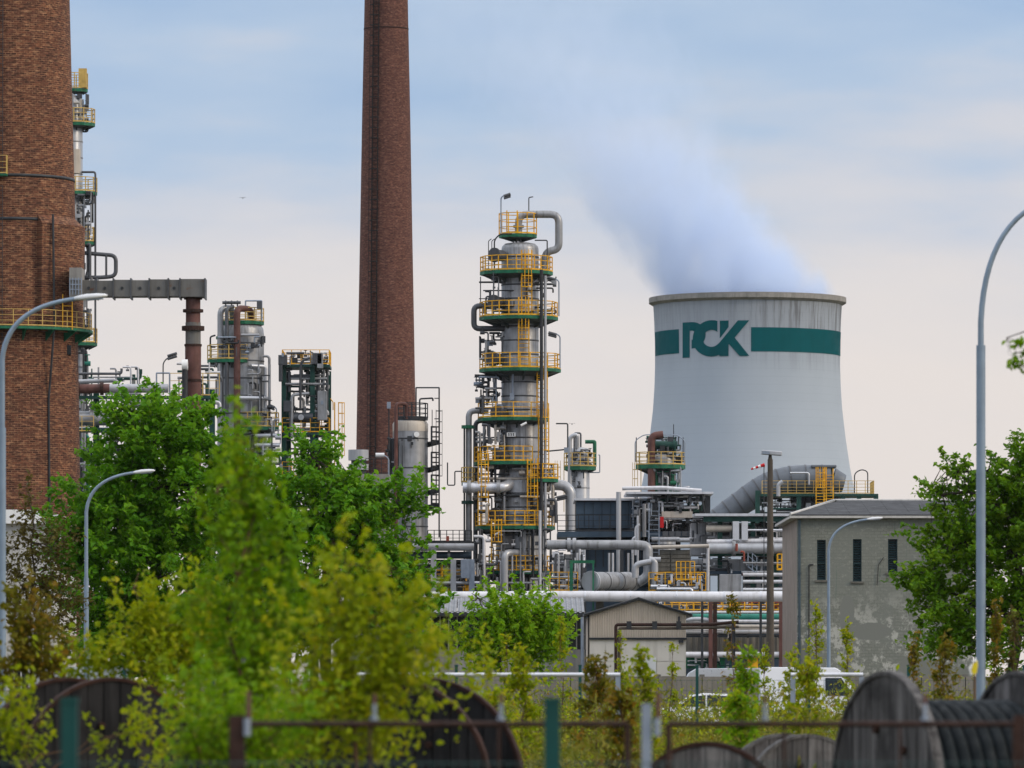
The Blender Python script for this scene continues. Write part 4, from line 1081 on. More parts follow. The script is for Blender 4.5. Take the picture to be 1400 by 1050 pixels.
def frame_b():
    P = Pl(430)
    t = thing('equipment_frame', 'green steel frame with grey boxes and a yellow caged ladder left of the slender chimney', 'steel frame', (P.x(420), 430, 0))
    for x, dy in ((388, 0), (427, 0), (448, 2.5), (392, 3.5), (430, 3.5)):
        g = MB(); g.bb((P.x(x) - .18, 430 + dy, 0), (P.x(x) + .18, 430.36 + dy, P.z(500 if dy < 2 else 505))); g.build('column', M['green_dark'], t)
    for y in (502, 595, 655):
        g = MB(); g.bb(P.p(386, y, -.2), P.p(451, y - 3.5, 4.2)); o = g.build('platform', M['green_dark'], t)
        g = MB(); z = Vector((0, 0, .01)); g.rail([P.p(386, y - 3.5, -.15) + z, P.p(450, y - 3.5, -.15) + z, P.p(450, y - 3.5, 4) + z, P.p(386, y - 3.5, 4) + z], 1.1, .75, .034, 2, True); g.build('railing', M['yellow'], o)
    for (x, y, w, h, m) in ((387, 493, 12, 14, 'clad_dark'), (434, 491, 13, 15, 'clad_dark'), (384, 510, 5, 24, 'clad_dark'), (441, 555, 13, 40, 'clad'), (393, 556, 10, 15, 'clad_dark'), (438, 494, 8, 20, 'clad')):
        g = MB(); g.box(P.p(x, y, -.4), (P.l(w), .7, P.l(h))); o = g.build('cabinet', M[m], t, bevel=.03)
    g = MB()
    for x, y in ((441, 555), (387, 490)): g.box(P.p(x, y - 4, -.78), (P.l(3), .04, P.l(5)))
    g.build('gauge_plate', M['galv'], t)
    g = MB(); g.box(P.p(430, 484, -.4), (P.l(14), .08, .08), 0, 0, R(28)); g.build('arm', M['steel_dark'], t)
    pipe(t, P, [(411, 560, -.3), (411, 505, -.3), (413, 493, -.3), (424, 490, -.3)], 1.7, 'clad_dark', 'riser', 8, 7); pipe(t, P, [(399, 600, -.2), (399, 540, -.2), (423, 538, -.2)], 2.2, 'clad_light', 'riser', 8, 6); pipe(t, P, [(390, 525, 0), (447, 525, 0)], 1.8, 'clad', 'header', 8); pipe(t, P, [(390, 517, .5), (447, 517, .5)], 1.8, 'clad_light', 'header', 8)
    g = MB(); g.cyl(P.p(398, 571, .2), P.p(428, 571, .2), P.l(7), n=16); g.build('exchanger_shell', M['clad_dark'], t); g = MB(); g.cyl(P.p(412, 571, -.9), P.p(412, 571, -.4), P.l(4), n=12); g.build('exchanger_head', M['clad_light'], t)
    clutter(t, P, 388, 482, 446, 500, 22, 41, ('clad_dark', 'steel_dark', 'clad'), (-.3, 3), (.7, 1.8)); clutter(t, P, 388, 505, 448, 595, 44, 42, ('clad_dark', 'steel_dark', 'clad', 'clad_light', 'green_dark'), (-.2, 3), (.8, 2.3)); clutter(t, P, 388, 600, 448, 700, 30, 43, ('clad_dark', 'green_dark', 'clad', 'green'), (-.2, 3), (.8, 2.3))
    g = MB(); g.ladder(P.x(457), 431, P.z(660), P.z(560), True, 1, 0, .4, .036); g.build('caged_ladder', M['yellow'], t)
    g = MB(); g.bb(P.p(448, 592, -.2), P.p(462, 589, 2)); g.build('ladder_landing', M['grate'], t)
    pipe(t, P, [(455, 560, .8), (455, 549, .8), (451, 544, .8)], .7, 'yellow', 'hand_hoop', 5)
frame_b()

def vessel_c():
    P = Pl(420); cx = 561
    t = thing('storage_vessel', 'plain grey vertical tank with rust stained top in front of the slender chimney', 'vessel', (P.x(cx), 420, 0))
    vessel(t, P, cx, [(24, 980), (24, 585), (23, 578), (19, 574), (0.01, 572)], 'clad', (600, 820, 40))
    g = MB(); z0, z1 = P.z(590), P.z(580); r = P.l(24.3); g.lathe(P.x(cx), 420, [(r, z0), (r, z1), (P.l(22), P.z(576))], 40); g.build('stained_collar', M['beige_pipe'], t)
    deck(t, P, 563, 572, 22, rail='steel_dark', dk='steel_dark', n=12, under=False, th=.15, sp=.6)
    for y in (604, 639, 670, 690): deck(t, P, 584, y, 17, a0=-70, a1=70, rail='steel_dark', dk='steel_dark', n=14, inner=2, th=.2, sp=.5)
    g = MB(); g.tube([P.p(569, 572, -.5), P.p(569, 530.5, -.5), P.p(600.5, 530.5, -.5), P.p(600.5, 735, -.5)], .055, 6, .03)
    for y in (545, 573, 605, 640, 690): g.tube([P.p(600.5, y, -.5), P.p(594, y, -.5)], .04, 5)
    g.build('guard_frame', M['steel_dark'], t)
    g = MB(); g.ladder(P.x(591), 420 - .6, P.z(690), P.z(572), True, 1, 0, .3, .028); g.build('caged_ladder', M['steel_dark'], t)
    pipe(t, P, [(542, 800, -1.4), (542, 553, -1.4), (557, 553, -1), (557, 574, -1)], 2.6, 'rust_pipe', 'brown_pipe', 8, 6); pipe(t, P, [(574, 572, -.8), (574, 546, -.8), (592, 545, -.8), (592, 549, -.8)], 1.2, 'steel_dark', 'davit_arm', 6)
    pipe(t, P, [(551, 610, -1.5), (551, 800, -1.5)], .8, 'clad_dark', 'riser', 6)
    g = MB(); g.cyl(P.p(570, 595, -1.3), P.p(570, 595, -1.45), P.l(3.6), n=16); g.build('gauge_plate', M['white'], t); g = MB(); g.box(P.p(532, 555, -1), (P.l(5), .3, P.l(9))); g.build('junction_box', M['galv'], t)
    g = MB(); g.tube([P.p(532, 560, -1), P.p(532, 700, -1)], .05, 5); g.build('cable_post', M['steel_dark'], t)
    clutter(t, P, 530, 600, 545, 690, 26, 51, ('clad_dark', 'steel_dark', 'clad_light'), (-1.4, -.3), (.7, 1.7), vert=.8); clutter(t, P, 546, 600, 580, 614, 4, 52, ('clad_dark', 'steel_dark'), (-1.5, -1.3), (.5, 1))
    P2 = Pl(405)
    t2 = thing('vent_house', 'small grey roof house with a round drum vent in front of the slender chimney base', 'building', (P2.x(505), 405, 0))
    g = MB(); g.bb(P2.p(478, 700, 0), P2.p(532, 648, 8)); g.bb((P2.x(479), 405.3, 0), (P2.x(531), 412.5, P2.z(700))); g.build('wall', M['concrete'], t2)
    g = MB(); g.cyl(P2.p(489, 628, 2), P2.p(489, 613.5, 2), P2.l(14), n=20); g.cyl(P2.p(489, 641, 2), P2.p(489, 633, 2), P2.l(14), n=20); g.build('drum_vent', M['clad_light'], t2); g = MB(); g.cyl(P2.p(489, 650, 2), P2.p(489, 614, 2), P2.l(10), n=16); g.build('vent_core', M['steel_dark'], t2)
    g = MB(); g.rail([P2.p(500, 648, .1), P2.p(532, 648, .1)], 1.1, .5, .03); g.build('railing', M['steel_dark'], t2)
    pipe(t2, P2, [(532, 650, -1), (532, 627, -1), (523, 622, -1)], .8, 'galv', 'lamp_post', 6, 5); g = MB(); g.cyl(P2.p(514, 623, -1), P2.p(526, 623, -1), .16, n=8); g.build('lamp_head', M['lamp_head'], t2)
vessel_c()

def vessel_d():
    P = Pl(470); cx = 793
    t = thing('small_column', 'narrow grey column with one yellow railed platform right of the tall column', 'column', (P.x(cx), 470, 0))
    vessel(t, P, cx, [(13, 990), (13, 618), (11, 613), (0.01, 611)], 'clad_light', (645, 760, 22), bm='clad')
    deck(t, P, 793, 638, 22, rail='pale_yellow', inner=11, th=.3); pipe(t, P, [(779, 720, -.8), (779, 598, -.8), (789, 594, -.8), (789, 614, -.5)], 3, 'clad_light', 'riser', 10, 10)
    pipe(t, P, [(785, 612, 0), (785, 592, 0), (794, 592, 0), (794, 612, 0)], 1.2, 'clad_dark', 'guard_frame', 6)
    g = MB(); g.tube([P.p(813, 638), P.p(813, 604), P.p(800, 604)], .16, 6, .1); g.build('davit_arm', M['green'], t); pipe(t, P, [(818, 622), (820, 622), (820, 646), (806, 646)], .8, 'galv', 'davit_arm', 5)
    g = MB(); g.ladder(P.x(771), 470 - .3, P.z(700), P.z(640), True, -1, 0, .3, .03); g.build('caged_ladder', M['pale_yellow'], t)
    clutter(t, P, 776, 612, 808, 636, 12, 61, ('clad_dark', 'steel_dark', 'clad'), (-.9, -.6), (.7, 1.8)); clutter(t, P, 780, 640, 800, 668, 5, 62, ('steel_dark', 'clad_dark'), (-.9, -.7), (.7, 1.3))
    P = Pl(500); cx = 905
    t = thing('short_column', 'green piped column with a red brown pipe in front of the cooling tower', 'column', (P.x(cx), 500, 0))
    vessel(t, P, cx, [(19, 990), (19, 628), (17, 622), (0.01, 619)], 'clad', (645, 760, 20))
    deck(t, P, 903, 636, 34, rail='pale_yellow', inner=17, th=.35)
    pipe(t, P, [(890, 760, -1.6), (890, 597, -1.6), (906, 595, -1.6)], 5.2, 'rust_pipe', 'brown_riser', 12, 12)
    g = MB(); g.cyl(P.p(893, 609, -.5), P.p(926, 609, -.5), P.l(6), n=16); g.cyl(P.p(920, 609, -.5), P.p(923, 609, -.5), P.l(8), n=16); g.build('exchanger_shell', M['green_dark'], t)
    for x in (870, 886, 905, 924, 934): pipe(t, P, [(x, 632, 0), (x, 598, 0)], .7, 'steel_dark', 'frame_post', 5)
    pipe(t, P, [(868, 632, -1), (868, 603, -1), (880, 595, -1), (925, 595, -1), (936, 603, -1), (936, 632, -1)], .7, 'galv', 'guard_frame', 5, 5); pipe(t, P, [(921, 612, 0), (921, 580, 0)], .6, 'steel_dark', 'mast', 5)
    g = MB(); g.ladder(P.x(876), 499.2, P.z(700), P.z(642), True, -1, 0, .3, .032); g.build('caged_ladder', M['pale_yellow'], t)
    clutter(t, P, 884, 597, 930, 632, 26, 63, ('green_dark', 'steel_dark', 'clad', 'clad_dark'), (-1.2, .5), (.8, 2)); clutter(t, P, 886, 640, 930, 700, 36, 64, ('green_dark', 'steel_dark', 'clad', 'green', 'clad_light'), (-1.8, -1.0), (.8, 2.2), vert=.7)
vessel_d()

def furnace():
    P = Pl(400)
    t = thing('furnace_block', 'dark blue panelled furnace box with white roof edge beside the tall column', 'furnace', (P.x(870), 400, 0))
    g = MB(); g.bb(P.p(788, 735, .1), P.p(889, 685, 8)); g.build('casing', M['steel_dark'], t)
    xs = [787, 799, 811, 823, 835, 847, 859, 871, 880, 889]
    for i, (a, b) in enumerate(zip(xs[:-1], xs[1:])):
        for y0, y1 in ((722, 704), (703.2, 686)):
            g = MB(); g.bb(P.p(a + .3, y0, -.08 - .03 * (i % 2)), P.p(b - .3, y1, .09)); g.build('casing_panel', M['steel_blue'], t)
    g = MB(); g.bb(P.p(785, 684.5, -.5), P.p(900, 681.5, 8)); g.build('roof_edge', M['alu'], t)
    g = MB(); g.bb(P.p(762, 735, -1.5), P.p(966, 727.5, 6)); o = g.build('walkway', M['steel_blue'], t)
    g = MB(); g.rail([P.p(762, 727.4, -1.45), P.p(890, 727.4, -1.45)], 1.15, .7, .035); g.build('railing', M['steel_dark'], o)
    g = MB(); g.bb(P.p(800, 800, .3), P.p(888, 737, 6)); g.bb((P.x(801), 401, 0), (P.x(887), 405, P.z(800))); g.build('base_block', M['steel_blue'], t)
    for k in range(8):
        g = MB(); g.bb(P.p(803 + k * 10.5, 775, .2), P.p(804.5 + k * 10.5, 738, .29)); g.build('base_rib', M['steel_dark'], t)
    # slatted burner block on the right
    g = MB(); g.bb(P.p(888.5, 812, -.9), P.p(944, 752, 6)); g.build('burner_block', M['concrete_dark'], t)
    for k in range(10):
        g = MB(); y = 810 - k * 5.8; g.bb(P.p(889, y, -1.02), P.p(915.5, y - 5.0, -.89)); g.bb(P.p(917, y, -1.02), P.p(943.5, y - 5.0, -.89)); g.build('siding_board', M['concrete_dark'], t)
    # open frame with convection gear
    for x, dy in ((895, -1.2), (967, -1.2), (895, 5), (967, 5), (930, 5)):
        g = MB(); g.bb((P.x(x) - .17, 400 + dy, 0), (P.x(x) + .17, 400.34 + dy, P.z(678))); g.build('column', M['steel_dark'], t)
    g = MB(); g.bb(P.p(855, 676.5, -2), P.p(974, 673.5, 6)); g.build('roof_edge', M['alu'], t)
    pipe(t, P, [(850, 669, -1.8), (905, 668, -1.8), (958, 672, -1.8)], 2.6, 'white_pipe', 'roof_pipe', 8, 5)
    g = MB(); g.bb(P.p(904, 708.5, -1.4), P.p(946, 700, -.2)); g.build('beige_duct', M['beige_pipe'], t); g = MB(); g.bb(P.p(892, 726.5, -1.3), P.p(966, 712, -.2)); 
    g = MB(); g.bb(P.p(892, 700, 1.5), P.p(966, 690, 5)); g.bb(P.p(893, 735, 1.5), P.p(965, 711, 5)); g.build('convection_box', M['steel_dark'], t)
    for k in range(7):
        g = MB(); g.bb(P.p(905 + k * 8.8, 734, -1.62), P.p(912.6 + k * 8.8, 727, -1.51)); g.build('fascia_panel', M['clad_dark'], t)
    g = MB(); g.tube([P.p(958, 678, -1.5), P.p(968, 735, -1.5)], .08, 5); g.build('brace', M['steel_dark'], t)
    clutter(t, P, 895, 676, 962, 700, 34, 71, ('clad_dark', 'steel_dark', 'clad', 'white_pipe', 'green_dark'), (-1.5, 1), (.8, 2.4)); clutter(t, P, 895, 708, 966, 728, 34, 72, ('clad_dark', 'steel_dark', 'clad', 'steel_dark', 'white_pipe'), (-1.4, 1), (.7, 2.0)); clutter(t, P, 862, 684, 900, 740, 26, 73, ('galv', 'steel_dark', 'clad', 'clad_light'), (-1.6, -.3), (.7, 1.8), vert=.8)
    for a, b in ((890, 928), (925, 958)):
        g = MB(); g.cyl(P.p(a, 738 + (a > 900), -1.6), P.p(b, 738 + (a > 900), -1.6), P.l(3.4), n=12); g.build('cross_pipe', M['clad_light'], t)
    pipe(t, P, [(845, 812, -2.2), (845, 674, -2.2)], 3.4, 'clad_light', 'stand_pipe', 10); pipe(t, P, [(880, 735, -2), (880, 690, -2)], 2.6, 'clad', 'stand_pipe', 10); g = MB(); g.box(P.p(904, 715, -1.8), (P.l(5), .4, P.l(15))); g.build('fire_box', M['red'], t)
    pipe(t, P, [(868, 760, -2), (868, 722, -2), (874, 718, -2)], 1.6, 'white_pipe', 'stand_pipe', 8, 4); pipe(t, P, [(871, 800, -2), (871, 706, -2)], 1.6, 'alu', 'stand_pipe', 8); pipe(t, P, [(864, 765, -2), (864, 738, -2), (868, 735, -2)], 1.8, 'alu', 'stand_pipe', 8, 4)
    for x in (832, 837, 858, 864): pipe(t, P, [(x, 800, -2.4), (x, 757, -2.4)], 1.6, 'alu' if x % 2 else 'clad_light', 'stand_pipe', 8)
    g = MB(); g.ladder(P.x(893), 397.5, P.z(760), P.z(700), False, 0, -1, .35, .035); g.build('ladder', M['galv'], t)
furnace()

def exchanger():
    P = Pl(375)
    t = thing('horizontal_exchanger', 'horizontal grey drum with round end cap below the dark blue furnace', 'heat exchanger', (P.x(838), 375, 0))
    a, b = P.p(808, 796, -2.4), P.p(866, 794, 2.4); d = (b - a).normalized(); r = P.l(13)
    g = MB(); g.cyl(a, b, r, n=28, caps=False); g.sweep([b, b + d * .25, b + d * .45], [r, r * .85, r * .4], 28); g.build('drum_shell', M['clad'], t)
    g = MB(); g.cyl(a - d * .12, a, r * 1.13, n=28); g.cyl(a - d * .2, a - d * .12, r * 1.02, n=28); g.build('end_cap', M['clad_light'], t)
    g = MB()
    for f in (.28, .62, .9): c = a.lerp(b, f); g.cyl(c - d * .04, c + d * .04, r * 1.03, n=28)
    g.build('girth_band', M['clad_dark'], t)
    g = MB()
    for f in (.2, .8): c = a.lerp(b, f); g.box((c.x, c.y, (c.z - r * .6) / 2), (.5, .9, c.z - r * .6))
    g.build('saddle', M['concrete_dark'], t)
    pipe(t, P, [(868, 790, -.5), (868, 772, -.5), (890, 768, -.5)], 4.2, 'clad_light', 'nozzle_pipe', 10, 8)
    t = thing('process_pipe', 'fat grey pipe running level then curling down to the horizontal drum', 'pipe', (P.x(820), 376, 0)); P = Pl(377)
    pipe(t, P, [(748, 745, 0), (872, 745, 0), (886, 747, 0), (886, 788, 0), (872, 797, 0)], 6.6, 'clad', 'pipe_run', 14, 14, [(0, .24), (0, .30)])
    pipe(t, P, [(895, 812, -.5), (895, 767, -.5), (887, 765, -.5)], 4.6, 'clad_light', 'branch_pipe', 10, 6); pipe(t, P, [(888, 765, -.5), (903, 765, -.5)], 3.2, 'clad_light', 'branch_pipe', 10)
    g = MB()
    for x in (785, 850): g.bb((P.x(x) - .12, 376.9, 0), (P.x(x) + .12, 377.2, P.z(752)))
    g.build('pipe_support', M['steel_dark'], t)
    t = thing('steel_portal', 'bright green steel portal frame left of the horizontal drum', 'steel frame', (P.x(790), 372, 0)); P = Pl(372)
    g = MB(); g.bb((P.x(779), 372, 0), (P.x(783.2), 372.25, P.z(766))); g.bb((P.x(810), 372, 0), (P.x(812), 372.2, P.z(770.01))); g.bb(P.p(783.3, 770, 0), P.p(813, 766, .25)); g.build('portal', M['green'], t)
    t = thing('pump_skid', 'jumble of yellow rails and pipes under the furnace slats', 'pump skid', (P.x(915), 372, 0))
    g = MB(); z = P.z(808)
    for a, b, zo, sp_ in ((888, 966, 0, .55), (910, 958, 0, .55), (752, 790, 0, .55), (925, 950, .7, .3)):
        g = MB(); g.rail([(P.x(a), 372 + (b - a) * .02, z + zo), (P.x(b), 372 + (b - a) * .02, z + zo)], 1.25, sp_, .035); g.build('railing', M['yellow'], t)
    g = MB(); g.bb((P.x(750), 370.5, z - .3), (P.x(968), 376, z - .01)); g.build('deck', M['grate'], t)
    clutter(t, P, 890, 785, 962, 812, 34, 81, ('clad_light', 'clad_dark', 'yellow', 'steel_dark', 'alu'), (0, 3), (.8, 2.2)); clutter(t, P, 752, 750, 800, 812, 40, 82, ('clad_light', 'clad_dark', 'white_pipe', 'steel_dark', 'alu'), (1, 4), (.8, 2.0))
    g = MB(); g.bb(P.p(758, 800, 6), P.p(800, 755, 12)); g.bb((P.x(758), 378, 0), (P.x(800), 384, P.z(801))); g.build('switch_house', M['clad'], t)
exchanger()

def racks():
    P = Pl(330)
    t = thing('insulated_main', 'long white insulated pipe running level above the shed roofs', 'pipe', (P.x(820), 330, 0))
    xs = [500, 560, 620, 680, 742, 800, 862, 925, 990, 1040, 1090]
    for i, (a, b) in enumerate(zip(xs[:-1], xs[1:])):
        g = MB(); g.cyl(P.p(a, 815.5 + .4 * math.sin(i)), P.p(b, 815.5 + .4 * math.sin(i + 1)), P.l(7.2), n=18); o = g.build('pipe_section', M['white_pipe'], t)
        g = MB(); c = P.p(b, 815.5 + .4 * math.sin(i + 1)); g.cyl(c - Vector((.05, 0, 0)), c + Vector((.05, 0, 0)), P.l(7.5), n=18); g.build('joint_band', M['alu'], o)
    g = MB()
    for x in (560, 640, 720, 800, 880, 960, 1040): g.bb((P.x(x) - .07, 329.9, 0), (P.x(x) + .07, 330.2, P.z(823)))
    g.build('pipe_support', M['steel_dark'], t)
    # rack right of the furnace
    P = Pl(388)
    t = thing('pipe_rack', 'stacked white and grey pipes between the furnace and the lamp mast', 'pipe rack', (P.x(1020), 388, 0))
    g = MB(); g.bb(P.p(950, 705.5, 0), P.p(1082, 702, 4)); g.build('roof_edge', M['alu'], t); g = MB(); g.bb(P.p(962, 713, .3), P.p(1082, 706, .7)); g.bb(P.p(962, 760, .3), P.p(1082, 757, .7)); g.build('beam', M['green_dark'], t)
    for x in (1030, 1062, 985): 
        g = MB(); g.bb((P.x(x) - .16, 388.8, 0), (P.x(x) + .16, 389.1, P.z(706))); g.build('rack_post', M['green_dark'], t)
    pipe(t, P, [(966, 722, .8), (1001, 722, .8)], 5.2, 'beige_pipe', 'pipe', 12); pipe(t, P, [(966, 741, -.2), (1084, 739, -.2)], 3.6, 'white_pipe', 'pipe', 10); pipe(t, P, [(968, 750, -.6), (1084, 750, -.6)], 7.2, 'clad_light', 'pipe', 14, None, [(0, .3), (0, .75)])
    pipe(t, P, [(890, 749, -1.5), (968, 747, -1.5)], 2.6, 'beige_pipe', 'pipe', 10); pipe(t, P, [(1006, 754, -1.4), (1006, 744, -1.4)], 1.8, 'rust_red', 'valve', 8); pipe(t, P, [(1011, 755, -1.5), (1016, 755, -1.5), (1016, 768, -1.5)], 1.4, 'rust_red', 'pipe', 8, 4)
    for x in (1006, 1018): g = MB(); g.bb(P.p(x - 4.5, 739, -.6), P.p(x + 4, 713, 0)); g.build('expansion_box', M['alu'], t)
    pipe(t, P, [(1020, 725, -.5), (1084, 725, -.5)], 1.4, 'alu', 'pipe', 8)
    for y, r, m in ((770, 1.3, 'clad'), (795.5, 2.6, 'alu'), (806.5, 2.6, 'alu'), (786, 2.6, 'white_pipe'), (785, 2, 'rust_red')): pipe(t, P, [(1015, y, -1 + (m == 'rust_red') * 1.5), (1084, y, -1 + (m == 'rust_red') * 1.5)], r, m, 'pipe', 8)
    g = MB(); g.bb(P.p(947, 780, 1), P.p(1028, 764, 6)); g.bb(P.p(947, 758, 3), P.p(1084, 713.5, 6.5)); g.build('deck_house', M['clad'], t); g = MB(); g.bb(P.p(948, 785, .5), P.p(1030, 780.5, 6)); g.bb(P.p(1020, 810, 2), P.p(1084, 758.5, 6)); g.build('dark_deck', M['steel_blue'], t)  # deck slab and backing block share one dark blue steel colour
    g = MB(); g.bb(P.p(983, 812, -1), P.p(1013, 785.5, 2)); g.build('cabinet', M['clad'], t, bevel=.04); g = MB(); g.rail([P.p(1022, 776, -.8), P.p(1034, 786, -.8)], 1.2, .5, .035); g.build('railing', M['galv'], t)
    pipe(t, P, [(967, 812, -1.4), (967, 745, -1.4)], 2.0, 'white_pipe', 'stand_pipe', 8); g = MB(); g.rail([P.p(1062, 780, -1), P.p(1074, 780, -1)], 1.1, .3, .06); g.build('railing', M['yellow'], t)
    clutter(t, P, 1015, 713, 1082, 740, 34, 91, ('alu', 'clad_dark', 'white_pipe', 'steel_dark', 'green_dark'), (0, 2.4), (.8, 2.2)); clutter(t, P, 945, 713, 1000, 740, 16, 92, ('clad_dark', 'steel_dark', 'white_pipe'), (1.2, 2.4), (.8, 1.8)); clutter(t, P, 945, 758, 1000, 784, 14, 93, ('clad_dark', 'clad_light', 'steel_dark'), (-.5, .8), (.6, 1.6)); clutter(t, P, 1014, 762, 1080, 810, 20, 94, ('clad_dark', 'steel_dark', 'alu'), (0, 1.5), (.8, 2.2), vert=.3)
    # low rack behind the concrete wall
    P = Pl(345)
    t = thing('low_pipe_rack', 'low rack of teal, white and tan pipes right of the beige shed', 'pipe rack', (P.x(1000), 345, 0))
    g = MB()
    g.rail([P.p(900, 834.5, 2), P.p(1080, 834.5, 2)], .75, .45, .035, 1); g.build('railing', M['yellow'], t); g = MB(); g.rail([P.p(950, 834.5, 3.2), P.p(1080, 834.5, 3.2)], .75, .6, .035, 1); g.build('railing', M['yellow'], t)
    for y, r, m, dy in ((837, 1.6, 'white_pipe', 1), (843.5, 4.6, 'teal', .6), (849.5, 2.4, 'white_pipe', .2), (856.5, 2.6, 'beige_pipe', -.3), (863.5, 3.0, 'white_pipe', .4), (869, 1.4, 'steel_dark', .4), (895, 4.0, 'white_pipe', -.6), (899.5, 1.6, 'green_dark', .4)):
        pipe(t, P, [(900, y, dy), (1084, y, dy)], r, m, 'pipe', 10)
    pipe(t, P, [(936, 848, -.6), (955, 846, -.6), (985, 851, -.6), (1000, 853, -.6)], 3.0, 'clad_light', 'pipe', 10, 8)
    for x, m in ((971, 'rust_pipe'), (977, 'rust_dark'), (1067, 'rust_pipe')):
        g = MB(); g.bb((P.x(x) - .12, 344.2, 0), (P.x(x) + .12, 344.45, P.z(823))); g.build('rack_post', M[m], t)
    for k in range(6):
        g = MB(); a = 930 + k * 26; corrugated(g, (P.x(a), 347, P.z(892)), (P.l(25.6), 0, 0), (0, 0, P.z(871) - P.z(892)), .35, .06); g.build('cladding_sheet', M['beige_clad'] if 0 else M['mast_clad'], t)
    g = MB(); g.bb(P.p(900, 822, 5), P.p(1084, 980, 5.4)); g.build('back_wall', M['steel_blue'], t)
    for k in range(3):
        g = MB(); g.bb(P.p(936 + k * 18.6, 914, .2), P.p(954 + k * 18.6, 898, .5)); g.build('green_panel', M['green'], t)
    g = MB(); g.bb(P.p(1022, 915, -.5), P.p(1036, 892, .3)); g.build('control_box', M['yellow'], t)
    clutter(t, P, 905, 822, 1080, 846, 60, 95, ('white_pipe', 'clad_dark', 'yellow', 'steel_dark', 'rust_red', 'alu'), (2, 4), (.7, 1.8)); clutter(t, P, 940, 858, 1080, 872, 18, 96, ('white_pipe', 'clad_dark', 'steel_dark', 'beige_pipe'), (.2, 1.5), (.7, 1.6), vert=.2); clutter(t, P, 940, 894, 1000, 915, 14, 97, ('white_pipe', 'green_dark', 'teal'), (-.4, .4), (.7, 1.8), vert=.2)
    # rack left of the tall column
    P = Pl(412)
    t = thing('pipe_rack', 'pipe bridge with dark railing left of the tall ringed column', 'pipe rack', (P.x(600), 412, 0))
    pipe(t, P, [(520, 747, -.6), (648, 747, -.6)], 6.4, 'clad_light', 'pipe', 14); pipe(t, P, [(520, 759, .2), (645, 759, .2)], 5, 'steel_blue', 'pipe', 12, None, [(0, .75)]); pipe(t, P, [(540, 797, -.6), (655, 797, -.6)], 2.2, 'alu', 'pipe', 8); pipe(t, P, [(540, 778, .5), (655, 778, .5)], 2.2, 'clad', 'pipe', 8)
    g = MB(); g.rail([P.p(585, 741, 0), P.p(645, 741, 0)], .85, .45, .035); g.build('railing', M['steel_dark'], t)
    for x in (593, 620, 645): 
        g = MB(); g.bb((P.x(x) - .2, 411, 0), (P.x(x) + .2, 411.4, P.z(765 if x != 593 else 752))); g.build('rack_post', M['clad_light' if x != 645 else 'galv'], t)
    g = MB(); g.bb(P.p(520, 742, -.9), P.p(650, 740.5, 1.4)); g.bb(P.p(520, 768, 0), P.p(650, 765, 1)); g.bb(P.p(540, 830, 3), P.p(655, 768.5, 6)); g.build('beam', M['steel_dark'], t)
    g = MB()
    for k in range(7): a = 560 + k * 13; g.cyl(P.p(a, 800, .5), P.p(a + 13, 770, .5), .07, n=4); g.cyl(P.p(a + 13, 800, .5), P.p(a, 770, .5), .07, n=4)
    g.build('lattice', M['steel_dark'], t); g = MB(); g.box(P.p(612, 736.5, -.2), (P.l(4), .3, P.l(7))); g.build('fire_box', M['rust_red'], t)
    clutter(t, P, 560, 768, 655, 820, 50, 98, ('clad_light', 'clad_dark', 'alu', 'steel_dark', 'yellow'), (-.5, 2.5), (.8, 2.2), vert=.6); g = MB(); g.box(P.p(636, 778, -1), (P.l(12), .6, P.l(26))); g.build('cabinet', M['galv'], t, bevel=.03)
    # cooling tower duct
    P = Pl(620)
    t = thing('vapour_duct', 'huge ribbed grey duct sloping up to a box before the cooling tower', 'duct', (P.x(1100), 620, 0))
    pts = [P.p(*a) for a in ((955, 742), (975, 713), (1010, 690), (1045, 666), (1078, 655), (1135, 655))]
    g = MB(); rs = [P.l(v) for v in (14, 15, 17, 19, 19.5, 19.5)]
    path = []; rad = []
    for i in range(len(pts) - 1):
        for k in range(5): path.append(pts[i].lerp(pts[i + 1], k / 5)); rad.append(rs[i] + (rs[i + 1] - rs[i]) * k / 5)
    path.append(pts[-1]); rad.append(rs[-1])
    for _ in range(6):
        path = [path[0]] + [(path[i - 1] + path[i] * 2 + path[i + 1]) / 4 for i in range(1, len(path) - 1)] + [path[-1]]
    g.sweep(path, rad, 26); g.build('duct_shell', M['duct_blue'], t)
    for i in range(2, len(path) - 1, 2):
        g = MB(); d = (path[i + 1] - path[i - 1]).normalized() * .09; g.cyl(path[i] - d, path[i] + d, rad[i] * 1.035, n=26); g.build('rib', M['clad_dark'], t)
    g = MB(); g.bb(P.p(1082, 700, 1), P.p(1140, 637, 4.5)); g.bb(P.p(1108, 640, -1.2), P.p(1143, 636, 4)); g.build('fan_box', M['duct_blue'], t, bevel=.1)
    for x in (1090, 1101, 1112, 1123, 1134): g = MB(); g.bb(P.p(x - .7, 690, -.45), P.p(x + .7, 639, 1)); g.build('rib', M['clad_dark'], t)
    g = MB(); g.cyl(P.p(1140, 656, 2.5), P.p(1156, 660, 2.5), P.l(18), P.l(12), 24); g.build('outlet_cone', M['duct_blue'], t)
    g = MB(); g.bb(P.p(1038, 680, -3.5), P.p(1196, 676.5, 3)); o = g.build('platform', M['green_dark'], t)
    g = MB(); g.rail([P.p(1040, 676.4, -3.4), P.p(1192, 676.4, -3.4), P.p(1192, 676.4, 2.8)], 1.4, .9, .04, 3); g.build('railing', M['pale_yellow'], o)
    for x in (1034, 1090, 1150, 1172, 1195): g = MB(); g.bb((P.x(x) - .25, 616.6, 0), (P.x(x) + .25, 617.1, P.z(676.5 if x > 1040 else 672))); g.build('column', M['green_dark'], t)
